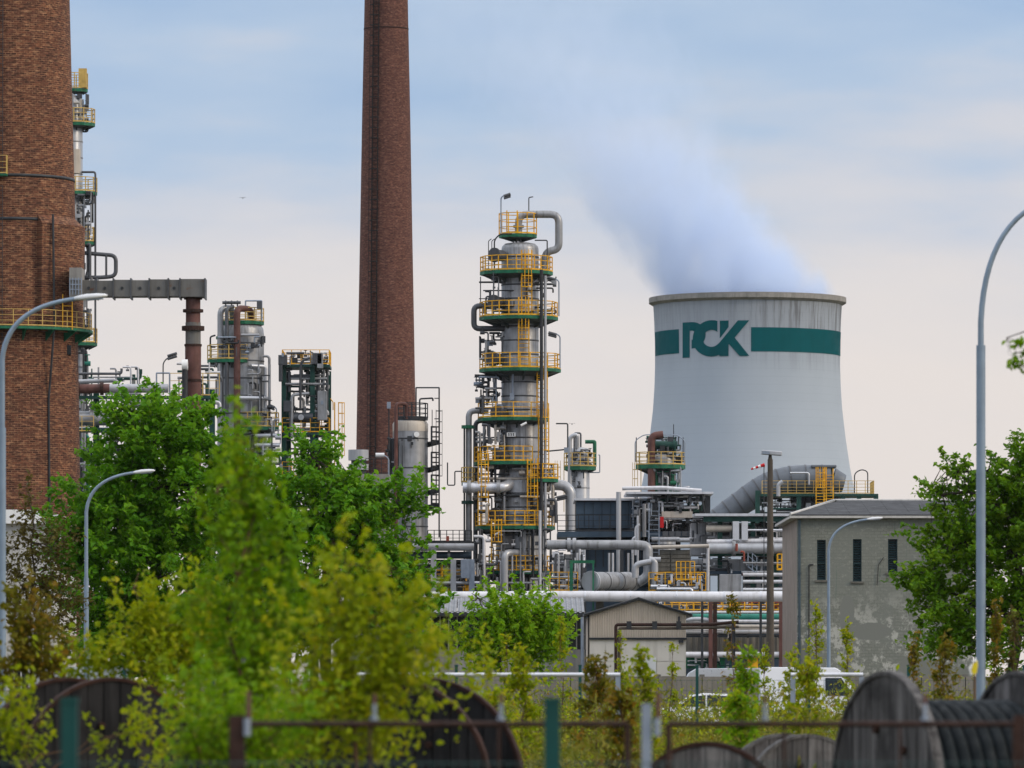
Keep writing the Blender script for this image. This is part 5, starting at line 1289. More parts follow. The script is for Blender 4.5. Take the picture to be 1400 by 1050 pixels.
    g = MB(); g.ladder(P.x(1120), 616, P.z(695), P.z(648), True, 0, -1, .55, .06); g.ladder(P.x(1130), 616, P.z(690), P.z(650), False, 0, -1, .5, .06); g.build('caged_ladder', M['yellow'], t)
    pipe(t, P, [(1166, 676, -3), (1166, 648, -3), (1176, 643, -3), (1184, 646, -3), (1184, 676, -3)], .8, 'steel_dark', 'lamp_post', 6, 6)
    pipe(t, P, [(1078, 648, -3.5), (1104, 648, -3.5), (1104, 664, -3.5)], 1.1, 'alu', 'pipe', 8, 4); pipe(t, P, [(1062, 680, -3.6), (1062, 664, -3.6), (1068, 660, -3.6)], 3, 'clad_light', 'elbow_pipe', 10, 5)
    clutter(t, P, 1040, 682, 1150, 704, 34, 99, ('clad_light', 'clad_dark', 'alu', 'steel_dark', 'green_dark'), (-3, 0), (.7, 2))
paint('duct_blue', (.115, .13, .15), .55, .15, .15, .5, .35, (.07, .07, .075))
racks()
# ================================================================== street furniture
def street_lamp(label, D, px, y_bend, tip, head, w0, w1, y_step, m='lamp_grey'):
    """px foot, y_bend top of the straight pole, tip = (px,py) arm end, head length px (0: out of view end)"""
    P = Pl(D); t = thing('street_lamp', label, 'street lamp', (P.x(px), D, 0), 'curved arm street lamps')
    g = MB(); g.cyl((P.x(px), D, 0), P.p(px, y_step), P.l(w0) / 2, P.l(w0) * .48, 16); g.cyl((P.x(px), D, 0), (P.x(px), D, .35), P.l(w0) * .75, n=16); g.build('pole', M[m], t)
    g = MB(); a = P.p(px, y_step + 1); b = P.p(px, y_bend); tipv = P.p(*tip); ctrl = P.p(px + (tip[0] - px) * .06, tip[1] + (y_bend - tip[1]) * .12)
    path = [a, a.lerp(b, .5)] + [b * (1 - s) ** 2 + ctrl * 2 * s * (1 - s) + tipv * s * s for s in [k / 14 for k in range(15)]]
    g.sweep(path, [P.l(w1) / 2 * (1 - .25 * i / len(path)) for i in range(len(path))], 12); g.build('arm', M[m], t)
    sg = 1 if tip[0] > px else -1
    L = P.l(abs(head)); d = Vector((sg, 0, .10)).normalized(); up = Vector((0, 0, 1)); q = tipv - d * .1
    g = MB(); vs = []; fs = []; secs = ((0, .06, .05), (.12, .09, .07), (.35, .13, .09), (.7, .14, .08), (.93, .11, .05), (1, .04, .02))
    for f, hw, hh in secs:
        c = q + d * (L * f)
        for k in range(12):
            an = 2 * math.pi * k / 12; vs.append(c + Vector((0, math.cos(an) * hw * L / .8, 0)) + up * (max(-.6, math.sin(an)) * hh * L / .8))
    for i in range(len(secs) - 1):
        for k in range(12): fs.append((i * 12 + k, i * 12 + (k + 1) % 12, (i + 1) * 12 + (k + 1) % 12, (i + 1) * 12 + k))
    fs += [tuple(range(11, -1, -1)), tuple((len(secs) - 1) * 12 + k for k in range(12))]
    g.add(vs, fs, True); hd = g.build('lamp_head', M['lamp_head'], t)
    g = MB(); c = q + d * (L * .62) - up * (.062 * L / .8); g.box(c, (L * .5, .18 * L / .8, .02), 0, 0, -R(6) * sg); g.build('lens', M['galv'], hd)
    return t
street_lamp('tall curved street lamp before the wide brick chimney, nearest at left', 115, 3, 492, (108, 408), 46, 10.5, 7.5, 585)
street_lamp('curved street lamp standing in front of the big maple tree', 205, 118, 700, (186, 646), 30, 7, 5.2, 790)
street_lamp('thin curved street lamp in front of the louvred building', 262, 1133, 752, (1188, 710), 22, 5.2, 4.0, 840)
street_lamp('tall curved street lamp in front of the dark green tree', 105, 1341, 440, (1452, 268), 52, 13, 8.5, 472)

def mast():
    P = Pl(255); t = thing('lamp_mast', 'dark concrete mast with a flat box luminaire beside the louvred building', 'lamp mast', (P.x(1053), 255, 0))
    g = MB(); g.cyl((P.x(1053), 255, 0), P.p(1053, 628), P.l(6.2), P.l(3.6), 14); g.cyl(P.p(1053, 629), P.p(1053, 622), P.l(3.2), P.l(2), 12); g.build('shaft', M['mast'], t)
    g = MB(); a, b = P.p(1041, 618.5), P.p(1069, 620.5); g.box(P.p(1055, 619.3), (P.l(28), .42, P.l(6)), 0, 0, R(4)); o = g.build('luminaire', M['clad_light'], t, bevel=.04)
    g = MB(); g.box(P.p(1047, 619, -.23), (P.l(10), .03, P.l(4)), 0, 0, R(4)); g.build('lens', M['galv'], o)
    P = Pl(370); t = thing('windsock', 'small red and white windsock on a thin pole before the cooling tower', 'windsock', (P.x(1044), 370, 0))
    g = MB(); g.cyl((P.x(1044.5), 370, 0), P.p(1044.5, 634), .028, n=6); g.build('pole', M['steel_dark'], t)
    xs = [1045.5, 1040, 1036.6, 1033, 1030, 1026.8]; ys = [635.5, 637, 638.2, 639.4, 640.4, 641.6]; rs = [2.6, 2.2, 1.9, 1.7, 1.5, 1.2]
    for i in range(5):
        g = MB(); g.cyl(P.p(xs[i], ys[i]), P.p(xs[i + 1], ys[i + 1]), P.l(rs[i]), P.l(rs[i + 1]), 12, False); g.build('sock_band', M['red' if i % 2 == 0 else 'white'], t)
    for lb, D, x, y in (('tiny dark bird in the sky left of the slender chimney', 300, 332, 271), ('tiny dark bird just above the narrow column', 300, 782, 580)):
        P = Pl(D); g = MB(); c = P.p(x, y)
        g.sweep([c + Vector((0, -.12, 0)), c + Vector((0, -.05, .01)), c + Vector((0, .05, .01)), c + Vector((0, .14, 0))], [.01, .035, .03, .008], 8)
        for s in (-1, 1): g.add([c + Vector((0, -.05, .02)), c + Vector((s * .10, -.04, .06)), c + Vector((s * .2, .02, .03)), c + Vector((s * .09, .05, .05)), c + Vector((0, .05, .02))], [(0, 1, 2, 3, 4)])
        prop(g.build('bird', M['steel_dark'], None, c), lb, 'bird', 'birds')
mast()

# ------------------------------------------------------------------ vehicles
def vehicle(name, label, cat, D, px, length, prof, width, wheels, wins, body, dirn=1, group=None):
    """side profile (x along, z) extruded with tumblehome"""
    P = Pl(D); t = thing(name, label, cat, (P.x(px), D, 0), group); X = P.x(px)
    g = MB(); n = len(prof); zmax = max(z for _, z in prof); vs = []; fs = []
    lay = [(-1, 0.0), (-.82, .05), (.82, .05), (1, 0.0)]
    for s, ext in lay:
        for x, z in prof:
            ty = 1 - .14 * max(0, (z - .95) / max(.1, zmax - .95)); k = 1.0 if abs(s) < .9 else .985
            vs.append((X + dirn * x * k, D + s * width / 2 * ty, z * (1.0 if abs(s) < .9 else .99) + (.0 if abs(s) < .9 else .005)))
    for i in range(3):
        for k in range(n): fs.append((i * n + k, i * n + (k + 1) % n, (i + 1) * n + (k + 1) % n, (i + 1) * n + k))
    g.add(vs, fs, True)
    tri = tessellate_polygon([[Vector((x, z, 0)) for x, z in prof]])
    g.add(vs[:n], [tuple(a) for a in tri]); g.add(vs[3 * n:], [tuple(reversed(a)) for a in tri]); g.build('body', M[body], t)
    for sgn in (-1, 1):
        for w in wins:
            g = MB(); q = []
            for x, z in w:
                ty = 1 - .14 * max(0, (z - .95) / max(.1, zmax - .95)); q.append(Vector((X + dirn * x, D + sgn * (width / 2 * ty + .006), z)))
            g.prism(q, (0, sgn * .008, 0)); g.build('window', M['car_glass'], t)
        for wx, r in wheels:
            c = Vector((X + dirn * wx, D + sgn * (width / 2 - .1), r)); g = MB(); g.cyl(c + Vector((0, -.1, 0)), c + Vector((0, .115, 0)), r, n=22); wo_ = g.build('wheel', M['tyre'], t)
            g = MB(); g.cyl(c + Vector((0, sgn * .116, 0)), c + Vector((0, sgn * .13, 0)), r * .62, n=16); g.build('rim', M['galv'], wo_)
            g = MB(); g.lathe(0, 0, [(r * .95, 0), (r * 1.12, 0)], 14, 0, 180); g.v = [(c.x + a, D + sgn * (width / 2 + .004), c.z + b) for a, b, _ in g.v]; g.build('wheel_arch', M['tyre'], t)
        for hx, m in ((-length / 2 + .06, 'white'), (length / 2 - .06, 'red')):
            g = MB(); g.box((X + dirn * hx, D + sgn * width * .4, .78), (.16, .24, .16)); g.build('headlight' if m == 'white' else 'tail_light', M[m], t)
    return t
CAR = [(-2.2, .3), (-2.22, .62), (-2.05, .82), (-1.1, .98), (-.45, 1.42), (.1, 1.5), (1.1, 1.46), (1.75, 1.08), (2.1, .98), (2.2, .7), (2.18, .3)]
CARW = [[(-.95, .98), (-.42, 1.36), (.1, 1.42), (.1, .98)], [(.17, .98), (.17, 1.42), (1.05, 1.38), (1.5, 1.05), (1.4, .98)]]
VAN = [(-2.5, .35), (-2.52, .8), (-2.4, 1.12), (-1.75, 1.3), (-1.15, 2.35), (-.8, 2.55), (2.35, 2.58), (2.5, 2.45), (2.52, .35)]
VANW = [[(-1.55, 1.32), (-1.05, 2.1), (-.35, 2.1), (-.35, 1.32)]]
VANW2 = VANW + [[(-.2, 1.35), (-.2, 2.1), (1.0, 2.1), (1.0, 1.35)], [(1.1, 1.35), (1.1, 2.1), (2.2, 2.1), (2.2, 1.35)]]
vehicle('parked_car', 'white hatchback half hidden in weeds right of the galvanised barrier', 'car', 222, 960, 4.4, CAR, 1.75, ((-1.35, .31), (1.35, .31)), CARW, 'car_white', 1)
vehicle('parked_van', 'white van parked below the louvred building', 'van', 250, 1116, 5.0, VAN, 1.95, ((-1.6, .34), (1.6, .34)), VANW, 'car_white', -1)
vehicle('parked_van', 'silver minibus behind the low concrete wall near the white door', 'van', 268, 975, 5.0, VAN, 1.95, ((-1.6, .34), (1.6, .34)), VANW2, 'car_silver', 1)
vehicle('parked_van', 'white van behind the bushes below the white hall', 'van', 235, 95, 5.0, VAN, 1.95, ((-1.6, .34), (1.6, .34)), VANW, 'car_white', 1)

# ------------------------------------------------------------------ fences
def mesh_bay(t, a, b, z0, z1, name='wire_panel', step=.05, wr=.0035, m='fence_green'):
    g = MB(); a = Vector(a); b = Vector(b); n = int((b - a).length / step)
    for i in range(1, n):
        p = a.lerp(b, i / n); g.cyl((p.x, p.y, z0), (p.x, p.y, z1), wr, n=3, caps=False)
    k = int((z1 - z0) / .2)
    for i in range(k + 1):
        z = z0 + (z1 - z0) * i / k
        for o in (-.006, .006): g.cyl((a.x, a.y + o, z), (b.x, b.y + o, z), wr * 1.3, n=3, caps=False)
    o = g.build(name, M[m], t); o['kind'] = 'stuff'
def fences():
    D = 115; P = Pl(D); xs = [-140, 15, 170, 318, 470, 624, 793, 953, 1106, 1242, 1400, 1550]
    t = thing('mesh_fence', 'far green wire mesh fence with slim posts across the weeds', 'fence', (0, D, 0))
    for x in xs:
        g = MB(); zt = P.z(911); g.bb((P.x(x) - .03, D - .03, 0), (P.x(x) + .03, D + .03, zt)); g.box((P.x(x), D, zt + .015), (.075, .075, .03)); g.build('post', M['fence_green'], t)
    for a, b in zip(xs[:-1], xs[1:]): mesh_bay(t, (P.x(a), D, 0), (P.x(b), D, 0), .1, 2.0, step=.1, wr=.003)
    D = 26; P = Pl(D); xs = [-565, 95, 755, 1415, 2075]
    t = thing('mesh_fence', 'nearest dark green wire mesh fence with two thick posts showing', 'fence', (0, D, 0))
    for x in xs:
        g = MB(); zt = P.z(961); g.bb((P.x(x) - .036, D - .03, 0), (P.x(x) + .036, D + .03, zt)); g.box((P.x(x), D, zt + .012), (.08, .07, .024)); g.build('post', M['fence_green'], t)
    for a, b in zip(xs[:-1], xs[1:]): mesh_bay(t, (P.x(a), D + .035, 0), (P.x(b), D + .035, 0), .1, 1.62, step=.05, wr=.0028)
    # rusty gate frames
    D = 31; P = Pl(D); z = P.z(990)
    for lb, x0, x1, stubs in (('rusty steel gate frame at left with white tipped stubs', 330, 858, (512, 685)), ('rusty steel gate frame at right before the tall cable drum', 914, 1388, (1046, 1265))):
        t = thing('rusty_gate', lb, 'gate', (P.x((x0 + x1) / 2), D, 0), 'rusty gate frames')
        g = MB(); g.cyl((P.x(x0), D, z), (P.x(x1), D, z), .016, n=10); g.cyl((P.x(x0), D, .3), (P.x(x1), D, .3), .016, n=10); g.build('rail', M['rust_dark'], t)
        for x in (x0, x1):
            g = MB(); g.cyl((P.x(x), D, .05), (P.x(x), D, z + .0), .018, n=10); g.build('upright', M['rust_dark'], t)
        k = 3
        for i in range(1, k): 
            x = x0 + (x1 - x0) * i / k; g = MB(); g.cyl((P.x(x), D, .3), (P.x(x), D, z), .009, n=8); g.build('bar', M['rust_dark'], t)
        for x in stubs:
            g = MB(); g.cyl((P.x(x), D, z + .02), (P.x(x), D, z + .11), .011, n=8); g.cyl((P.x(x), D, z + .02), (P.x(x), D, z + .04), .022, n=8); s = g.build('stub', M['galv'], t); g = MB(); g.cyl((P.x(x), D, z + .111), (P.x(x), D, z + .165), .011, n=8); g.build('stub_tip', M['rust_pipe'], s)
    for lb, x, w in (('rust brown gate post with a white hinge beside the climbing shrub', 324, .042), ('slim weathered gate post between the two rusty gate frames', 884, .026), ('dark rusty gate post in front of the black cable', 1398, .05)):
        t = thing('gate_post', lb, 'gate post', (P.x(x), D, 0), 'gate posts')
        g = MB(); g.bb((P.x(x) - w, D - .03, 0), (P.x(x) + w, D + .03, P.z(978 if x != 884 else 962))); g.build('post', M['rust_dark' if x != 884 else 'galv'], t)
        g = MB(); g.cyl((P.x(x + 14), D - .03, P.z(1006)), (P.x(x + 14), D - .03, P.z(982)), .02, n=10); g.build('hinge', M['galv'], t)
        g = MB(); g.cyl((P.x(x + 16), D, P.z(985)), (P.x(x + 16), D, P.z(962)), .014, n=8); g.cyl((P.x(x + 16), D, P.z(961.8)), (P.x(x + 16), D, P.z(945)), .013, n=8); g.build('spike', M['rust_pipe'], t)
    # galvanised barriers
    D = 108; P = Pl(D)
    for lb, x0, x1, posts in (('long galvanised tube barrier in the middle of the weeds', 470, 848, (474, 655, 845)), ('short galvanised tube barrier left of the tall cable drum', 1081, 1180, (1084, 1178))):
        t = thing('tube_barrier', lb, 'barrier', (P.x((x0 + x1) / 2), D, 0), 'galvanised barriers')
        g = MB(); g.cyl(P.p(x0, 922.5), P.p(x1, 922.5), P.l(3), n=12); g.build('rail', M['alu'], t)
        for x in posts:
            g = MB(); w = 6.5 if x == 655 else 3.2; g.bb((P.x(x) - P.l(w), D - .05, 0), (P.x(x) + P.l(w), D + .05, P.z(925.6))); g.build('post', M['galv'], t)
fences()

# ------------------------------------------------------------------ cable drums
def drum(label, D, px, top_y, face, width, core, wind, m='wood_grey', band='iron_band'):
    """face: angle of the axis in the ground plane (0 = pointing at the viewer)"""
    P = Pl(D); r = P.z(top_y) / 2
    t = thing('cable_drum', label, 'cable drum', (P.x(px), D, 0), 'wooden cable drums')
    ax = Vector((math.sin(R(face)), -math.cos(R(face)), 0)); sd = Vector((ax.y, -ax.x, 0)); up = Vector((0, 0, 1)); c = Vector((P.x(px), D, r))
    for s in (1, -1):
        f = c + ax * (s * width / 2); th = .07
        g = MB(); N = 40; vs = []; fs = []
        for q, rr_ in ((-th * .62, r), (th * .62, r), (th * .62, r - .035), (-th * .62, r - .035)):
            for k in range(N): a = 2 * math.pi * k / N; vs.append(f + ax * q + (sd * math.cos(a) + up * math.sin(a)) * rr_)
        for q in range(4):
            for k in range(N): fs.append((q * N + k, q * N + (k + 1) % N, ((q + 1) % 4) * N + (k + 1) % N, ((q + 1) % 4) * N + k))
        g.add(vs, fs); fl = g.build('flange', M[band], t)
        rr_ = r - .036; pw = .17; n = int(2 * rr_ / pw); pw = 2 * rr_ / n
        for i in range(n):
            u0 = -rr_ + i * pw + .006; u1 = u0 + pw - .012; K = 5; topp = []; bot = []
            for k in range(K + 1):
                u = u0 + (u1 - u0) * k / K; h = math.sqrt(max(0, rr_ ** 2 - u * u)); topp.append((u, h)); bot.append((u, -h))
            poly = [f - ax * (th / 2) + sd * u + up * h for u, h in bot + topp[::-1]]
            if abs(topp[0][1]) < 1e-4: poly = poly[1:]
            g = MB(); g.prism([p for j, p in enumerate(poly)], ax * (th * random.Random(i * 7 + s).uniform(.8, 1.0))); g.build('plank', M[m], fl)
        g = MB(); g.cyl(f + ax * (s * .03), f + ax * (s * .075), .13, n=14); g.build('hub_plate', M['iron_band'], fl)
        for k in range(6):
            a = 2 * math.pi * k / 6 + .3; q = f + (sd * math.cos(a) + up * math.sin(a)) * r * .55; g = MB(); g.cyl(q + ax * (s * .03), q + ax * (s * .065), .035, n=8); g.build('bolt', M['iron_band'], fl)
    g = MB(); g.cyl(c - ax * (width / 2 - .05), c + ax * (width / 2 - .05), r * core, n=24); g.build('core', M[m], t)
    if wind:
        L = width - .14; cr = .058; n = int(L / (2 * cr)); path = []; rc = r * wind
        for i in range(n):
            g = MB(); q = c + ax * (-L / 2 + (i + .5) * 2 * cr); N = 30; vs = []; fs = []
            for k in range(N):
                a = 2 * math.pi * k / N; e = sd * math.cos(a) + up * math.sin(a)
                for j in range(6): b = 2 * math.pi * j / 6; vs.append(q + e * (rc + cr * math.cos(b)) + ax * (cr * math.sin(b) * 1.0))
            for k in range(N):
                for j in range(6): fs.append((k * 6 + j, k * 6 + (j + 1) % 6, ((k + 1) % N) * 6 + (j + 1) % 6, ((k + 1) % N) * 6 + j))
            g.add(vs, fs, True); g.build('cable_turn', M['cable'], t)
        g = MB(); g.cyl(c - ax * (L / 2), c + ax * (L / 2), rc, n=30); g.build('cable_bed', M['cable'], t)
    return t
drum('dark cable drum behind the yellow green shrub at lower left', 56, 122, 926, 32, .9, .45, .0, 'wood_dark')
drum('dark cable drum with rusty rim beside the olive shrub', 54, 556, 926, -20, .9, .45, .0, 'wood_dark')
drum('small grey cable drum with a rusty rim behind the right gate frame', 52, 966, 1014, -4, .6, .45, .0, 'wood_grey', 'iron_band')
drum('small grey cable drum beside the tall one with black cable', 60, 1087, 1003, 18, .7, .5, .0, 'wood_grey', 'wood_grey')
drum('tall weathered cable drum wound with black cable', 47, 1303, 917, -69, 1.2, .45, .72, 'wood_grey', 'wood_grey')

def small_bits():
    P = Pl(60); c = P.p(1330, 908)
    g = MB(); rg = random.Random(5); 
    t = thing('plastic_bag', 'torn yellow and white plastic bag caught by the right street lamp', 'bag', (c.x, c.y, P.z(935)))
    for nm, pts, m in (('bag_body', [(1331, 903), (1337, 902), (1338, 912), (1336, 924), (1330, 926), (1327, 918)], 'hi_yellow'), ('bag_flap', [(1322, 913), (1326, 908), (1329, 910), (1326, 918), (1329, 926), (1326, 927)], 'white'), ('bag_handle', [(1328, 902), (1334, 895), (1336, 903), (1331, 905)], 'white')):
        g = MB(); g.prism([P.p(1331 + (q[0] - 1331) * .75, 912 + (q[1] - 912) * .75) for q in pts], (.01, .05, .01)); g.build(nm, M[m], t, bevel=.006)
    g = MB(); g.cyl((P.x(1333), 60.03, 0), P.p(1333, 905, .03), .012, n=6); g.build('stake', M['stem'], t)
small_bits()
# ================================================================== vegetation
def leaf_cloud(name, centers, size, up_bias, mat_, parent, rng, aspect=.62, tint=None, fold=.25, droop=0.0):
    """one mesh of folded diamond leaves around the given centres (numpy N x 3)"""
    N = len(centers)
    nrm = rng.normal(size=(N, 3)); nrm[:, 2] = np.abs(nrm[:, 2]) + up_bias; nrm /= np.linalg.norm(nrm, axis=1)[:, None]
    d = rng.normal(size=(N, 3)); d[:, 2] -= droop; d -= nrm * (d * nrm).sum(1)[:, None]; d /= np.linalg.norm(d, axis=1)[:, None] + 1e-9
    s = np.cross(nrm, d)
    L = (size * rng.uniform(.45, 1.5, N))[:, None]; W = L * aspect
    c = np.asarray(centers)
    v = np.empty((N, 6, 3), dtype=np.float32)
    v[:, 0] = c - d * L * .5
    v[:, 1] = c - d * L * .10 + s * W * .5 + nrm * L * fold * .5
    v[:, 2] = c + d * L * .25 + s * W * .33 + nrm * L * fold * .4
    v[:, 3] = c + d * L * .5 - nrm * L * .10
    v[:, 4] = c + d * L * .25 - s * W * .33 + nrm * L * fold * .4
    v[:, 5] = c - d * L * .10 - s * W * .5 + nrm * L * fold * .5
    org = np.array(ORG[parent] if parent is not None else (0, 0, 0), dtype=np.float32)
    v = (v - org).reshape(-1, 3)
    b = (np.arange(N) * 6)[:, None]
    f = np.concatenate([b + np.array([[0, 1, 2, 3]]), b + np.array([[0, 3, 4, 5]])], 1).reshape(-1, 4)
    me = bpy.data.meshes.new(name)
    me.vertices.add(N * 6); me.vertices.foreach_set('co', v.ravel())
    me.loops.add(N * 8); me.loops.foreach_set('vertex_index', f.ravel().astype(np.int32))
    me.polygons.add(N * 2); me.polygons.foreach_set('loop_start', (np.arange(N * 2) * 4).astype(np.int32))
    me.update(calc_edges=True)
    at = me.attributes.new('tint', 'FLOAT', 'POINT')
    tn = rng.uniform(0, 1, N) if tint is None else np.clip(tint, 0, 1)
    at.data.foreach_set('value', np.repeat(tn, 6).astype(np.float32))
    return link_mesh(name, me, M[mat_], parent)

def grow(g, a, b, r0, r1, rng, n=5, wob=.06, sides=6):
    a = Vector(a); b = Vector(b); L = (b - a).length; pts = []; rs = []
    for i in range(n + 1):
        t = i / n; o = Vector(rng.normal(size=3)) * L * wob * (0 if i in (0, n) else 1)
        sag = Vector((0, 0, L * .10 * math.sin(math.pi * t)))
        pts.append(a.lerp(b, t) + o + sag); rs.append(r0 + (r1 - r0) * t)
    g.sweep(pts, rs, sides)
    return pts

def tree(name, label, D, foot, lobes, nclump, per, leaf, mat_, seed, group=None, trunk_r=.16, spread=.30, cat='tree', bark='bark', flat=.7, sprig=.12, depth=.9, up=.6, twig=1.0, lift=.5):
    """lobes: (px, py, rx, ry) ellipses of the crown in photo pixels at depth D"""
    rng = np.random.default_rng(seed); P = Pl(D)
    base = Vector((P.x(foot), D, 0)); t = thing(name, label, cat, base, group)
    L = [(np.array(P.p(x, y, rng.uniform(-.25, .25) * P.l(rx))), P.l(rx), P.l(rx) * depth, P.l(ry)) for x, y, rx, ry in lobes]
    w = np.array([a * b * c for _, a, b, c in L]) ** .8; w /= w.sum()
    idx = rng.choice(len(L), nclump, p=w)
    dirs = rng.normal(size=(nclump, 3)); dirs /= np.linalg.norm(dirs, axis=1)[:, None]
    rad = rng.uniform(.15, 1, nclump) ** .45
    far = rng.random(nclump) < sprig; rad[far] = rng.uniform(.98, 1.22, far.sum())
    cl = np.array([L[i][0] + dirs[k] * rad[k] * np.array(L[i][1:]) for k, i in enumerate(idx)])
    keep = cl[:, 2] > .25; cl = cl[keep]; n = len(cl)
    cs = rng.uniform(.6, 1.35, n) * spread
    ctint = rng.normal(.5, .16, n)
    rep = rng.integers(int(per * .5), int(per * 1.5), n)
    ids = np.repeat(np.arange(n), rep)
    ax = dirs[keep] * np.array([1, 1, .55]) + rng.normal(size=(n, 3)) * .35; ax[:, 2] += lift; ax /= np.linalg.norm(ax, axis=1)[:, None]
    ln = rng.uniform(.45, 1.5, n) * twig
    u = rng.random(len(ids))
    off = rng.normal(size=(len(ids), 3)) * (cs[ids] * (1.15 - .75 * u))[:, None]; off[:, 2] *= flat
    pts = cl[ids] + ax[ids] * (ln[ids] * (u - .45))[:, None] + off
    ok = pts[:, 2] > .05; pts = pts[ok]; ids = ids[ok]
    leaf_cloud('crown', pts, leaf, up, mat_, t, rng, tint=ctint[ids] + rng.normal(0, .14, len(pts)), droop=.5)
    g = MB()
    for k in range(0, n, 1):
        q0 = Vector(cl[k] - ax[k] * ln[k] * .6); q1 = Vector(cl[k] + ax[k] * ln[k] * .5); g.cyl(q0, q1, trunk_r * .055, trunk_r * .02, 3, False)
    top = max(L, key=lambda q: q[0][2]); zc = np.mean([q[0][2] for q in L])
    tip = Vector(top[0]) + Vector((0, 0, top[3] * .5))
    fork = base.lerp(Vector((tip.x, tip.y, tip.z)), .30); fork.x = base.x + (tip.x - base.x) * .2
    a = grow(g, base, fork, trunk_r, trunk_r * .8, rng, 4, .015, 10)
    b = grow(g, fork, tip, trunk_r * .8, trunk_r * .15, rng, 8, .03, 8)
    joints = a[2:] + b
    ends = [Vector(q[0]) for q in L]
    for q in ends:
        j = min(joints, key=lambda p: abs(p.z - (q.z - (q - p).length * .35)) + .2 * (q - p).length)
        joints2 = grow(g, j, q, trunk_r * .42, trunk_r * .16, rng, 5, .05, 6)
        near = np.linalg.norm(cl - np.array(q), axis=1).argsort()[:max(4, n // len(L) // 2)]
        for k in rng.choice(near, min(len(near), 22), replace=False):
            e = Vector(cl[k]); j2 = min(joints2, key=lambda p: (p - e).length)
            if (e - j2).length > .1: grow(g, j2, e, trunk_r * .13, trunk_r * .035, rng, 3, .06, 4)
    g.build('trunk', M[bark], t)
    return t

tree('maple_tree', 'large dense green maple in front of the wide chimney', 235, 215, [(210, 600, 70, 60), (160, 680, 80, 75), (250, 670, 90, 90), (140, 790, 72, 90), (230, 790, 105, 95), (300, 650, 46, 50), (105, 730, 42, 62), (172, 570, 38, 30), (258, 580, 34, 34), (200, 870, 100, 60)], 1080, 50, .235, 'leaf_maple', 11, 'trees on the plant verge', .26, .22, twig=1.3, sprig=.16)
tree('maple_tree', 'green maple left of the grey stained tank', 225, 450, [(420, 700, 80, 62), (428, 628, 34, 40), (350, 720, 60, 80), (495, 730, 66, 64), (430, 790, 110, 80), (540, 690, 40, 28), (565, 775, 34, 50), (520, 840, 76, 60), (360, 840, 90, 70), (480, 660, 34, 24)], 800, 48, .225, 'leaf_maple', 12, 'trees on the plant verge', .24, .21, twig=1.25, sprig=.18)
tree('maple_tree', 'small bright green tree in front of the long low shed', 212, 705, [(705, 868, 60, 42), (660, 876, 36, 36), (745, 876, 36, 38), (714, 826, 12, 26), (645, 822, 9, 22), (690, 846, 36, 26), (730, 848, 20, 26), (672, 838, 8, 26), (762, 842, 8, 22)], 190, 42, .19, 'leaf_fresh', 13, 'trees on the plant verge', .09, .13, flat=1.0, sprig=.10, twig=1.5, lift=2.2)
tree('lime_tree', 'dark green tree half hiding the louvred building', 180, 1385, [(1345, 690, 62, 52), (1400, 655, 46, 50), (1302, 745, 54, 46), (1380, 760, 66, 74), (1290, 835, 54, 54), (1370, 850, 66, 60), (1262, 795, 34, 18), (1425, 720, 60, 90), (1272, 668, 28, 18), (1308, 645, 24, 18), (1400, 620, 20, 14)], 560, 42, .175, 'leaf_dark', 14, 'trees on the plant verge', .2, .16, sprig=.2, twig=.95, lift=.25)
tree('young_tree', 'thin brown leaved tree in front of the white hall at left', 165, 45, [(45, 790, 42, 60), (30, 730, 28, 45), (70, 750, 30, 50), (55, 850, 50, 50), (15, 800, 25, 50), (90, 820, 30, 50), (40, 690, 12, 25)], 150, 28, .12, 'leaf_brown', 15, 'trees on the plant verge', .07, .12, sprig=.2, twig=.9, lift=1.0)
tree('branch_shrub', 'leafy branch hanging in beside the rightmost street lamp', 62, 1540, [(1388, 482, 14, 22), (1376, 462, 6, 10), (1395, 500, 10, 8), (1440, 500, 40, 40), (1500, 420, 50, 40)], 60, 16, .085, 'leaf_front', 16, None, .035, .05, cat='shrub', sprig=.1, twig=.15)

# blurred shrubs right in front of the camera
def shrub(label, D, foot, lobes, ncl, per, leaf, mat_, seed, spread=.062, r=.022):
    tree('leafy_shrub', label, D, foot, lobes, ncl, per, leaf, mat_, seed, 'shrubs along the near fence', r, spread, 'shrub', 'stem', 1.0, .2, .8, .25, .55, 2.0)
shrub('tallest light green sapling rising in front of the maples', 44, 345, [(336, 650, 22, 62), (318, 600, 8, 24), (340, 740, 38, 74), (300, 730, 18, 50), (360, 850, 64, 76), (320, 950, 66, 76), (385, 770, 24, 50), (270, 820, 22, 50)], 190, 26, .062, 'leaf_front', 21)
shrub('olive green shrub right of the tallest sapling', 42, 500, [(465, 830, 40, 70), (530, 850, 44, 80), (500, 910, 80, 60), (430, 900, 56, 70), (560, 890, 34, 60), (480, 980, 105, 60), (455, 760, 16, 40), (520, 770, 12, 34)], 190, 26, .060, 'leaf_lime', 22)
shrub('yellow green shrub above the dark drum left of the gate', 66, 190, [(190, 850, 40, 54), (250, 870, 54, 70), (150, 890, 44, 34), (230, 910, 66, 44), (285, 850, 36, 74), (190, 800, 14, 36), (110, 905, 40, 22)], 150, 26, .075, 'leaf_lime', 23)
shrub('dark olive shrub at the foot of the leftmost street lamp', 68, 30, [(40, 850, 26, 54), (20, 905, 36, 40), (70, 905, 36, 34)], 80, 24, .075, 'leaf_olive', 24)
shrub('green shrub climbing round the rust brown gate post', 40, 290, [(300, 1010, 50, 50), (370, 1010, 60, 56), (255, 1020, 30, 40)], 90, 24, .056, 'leaf_front', 25)
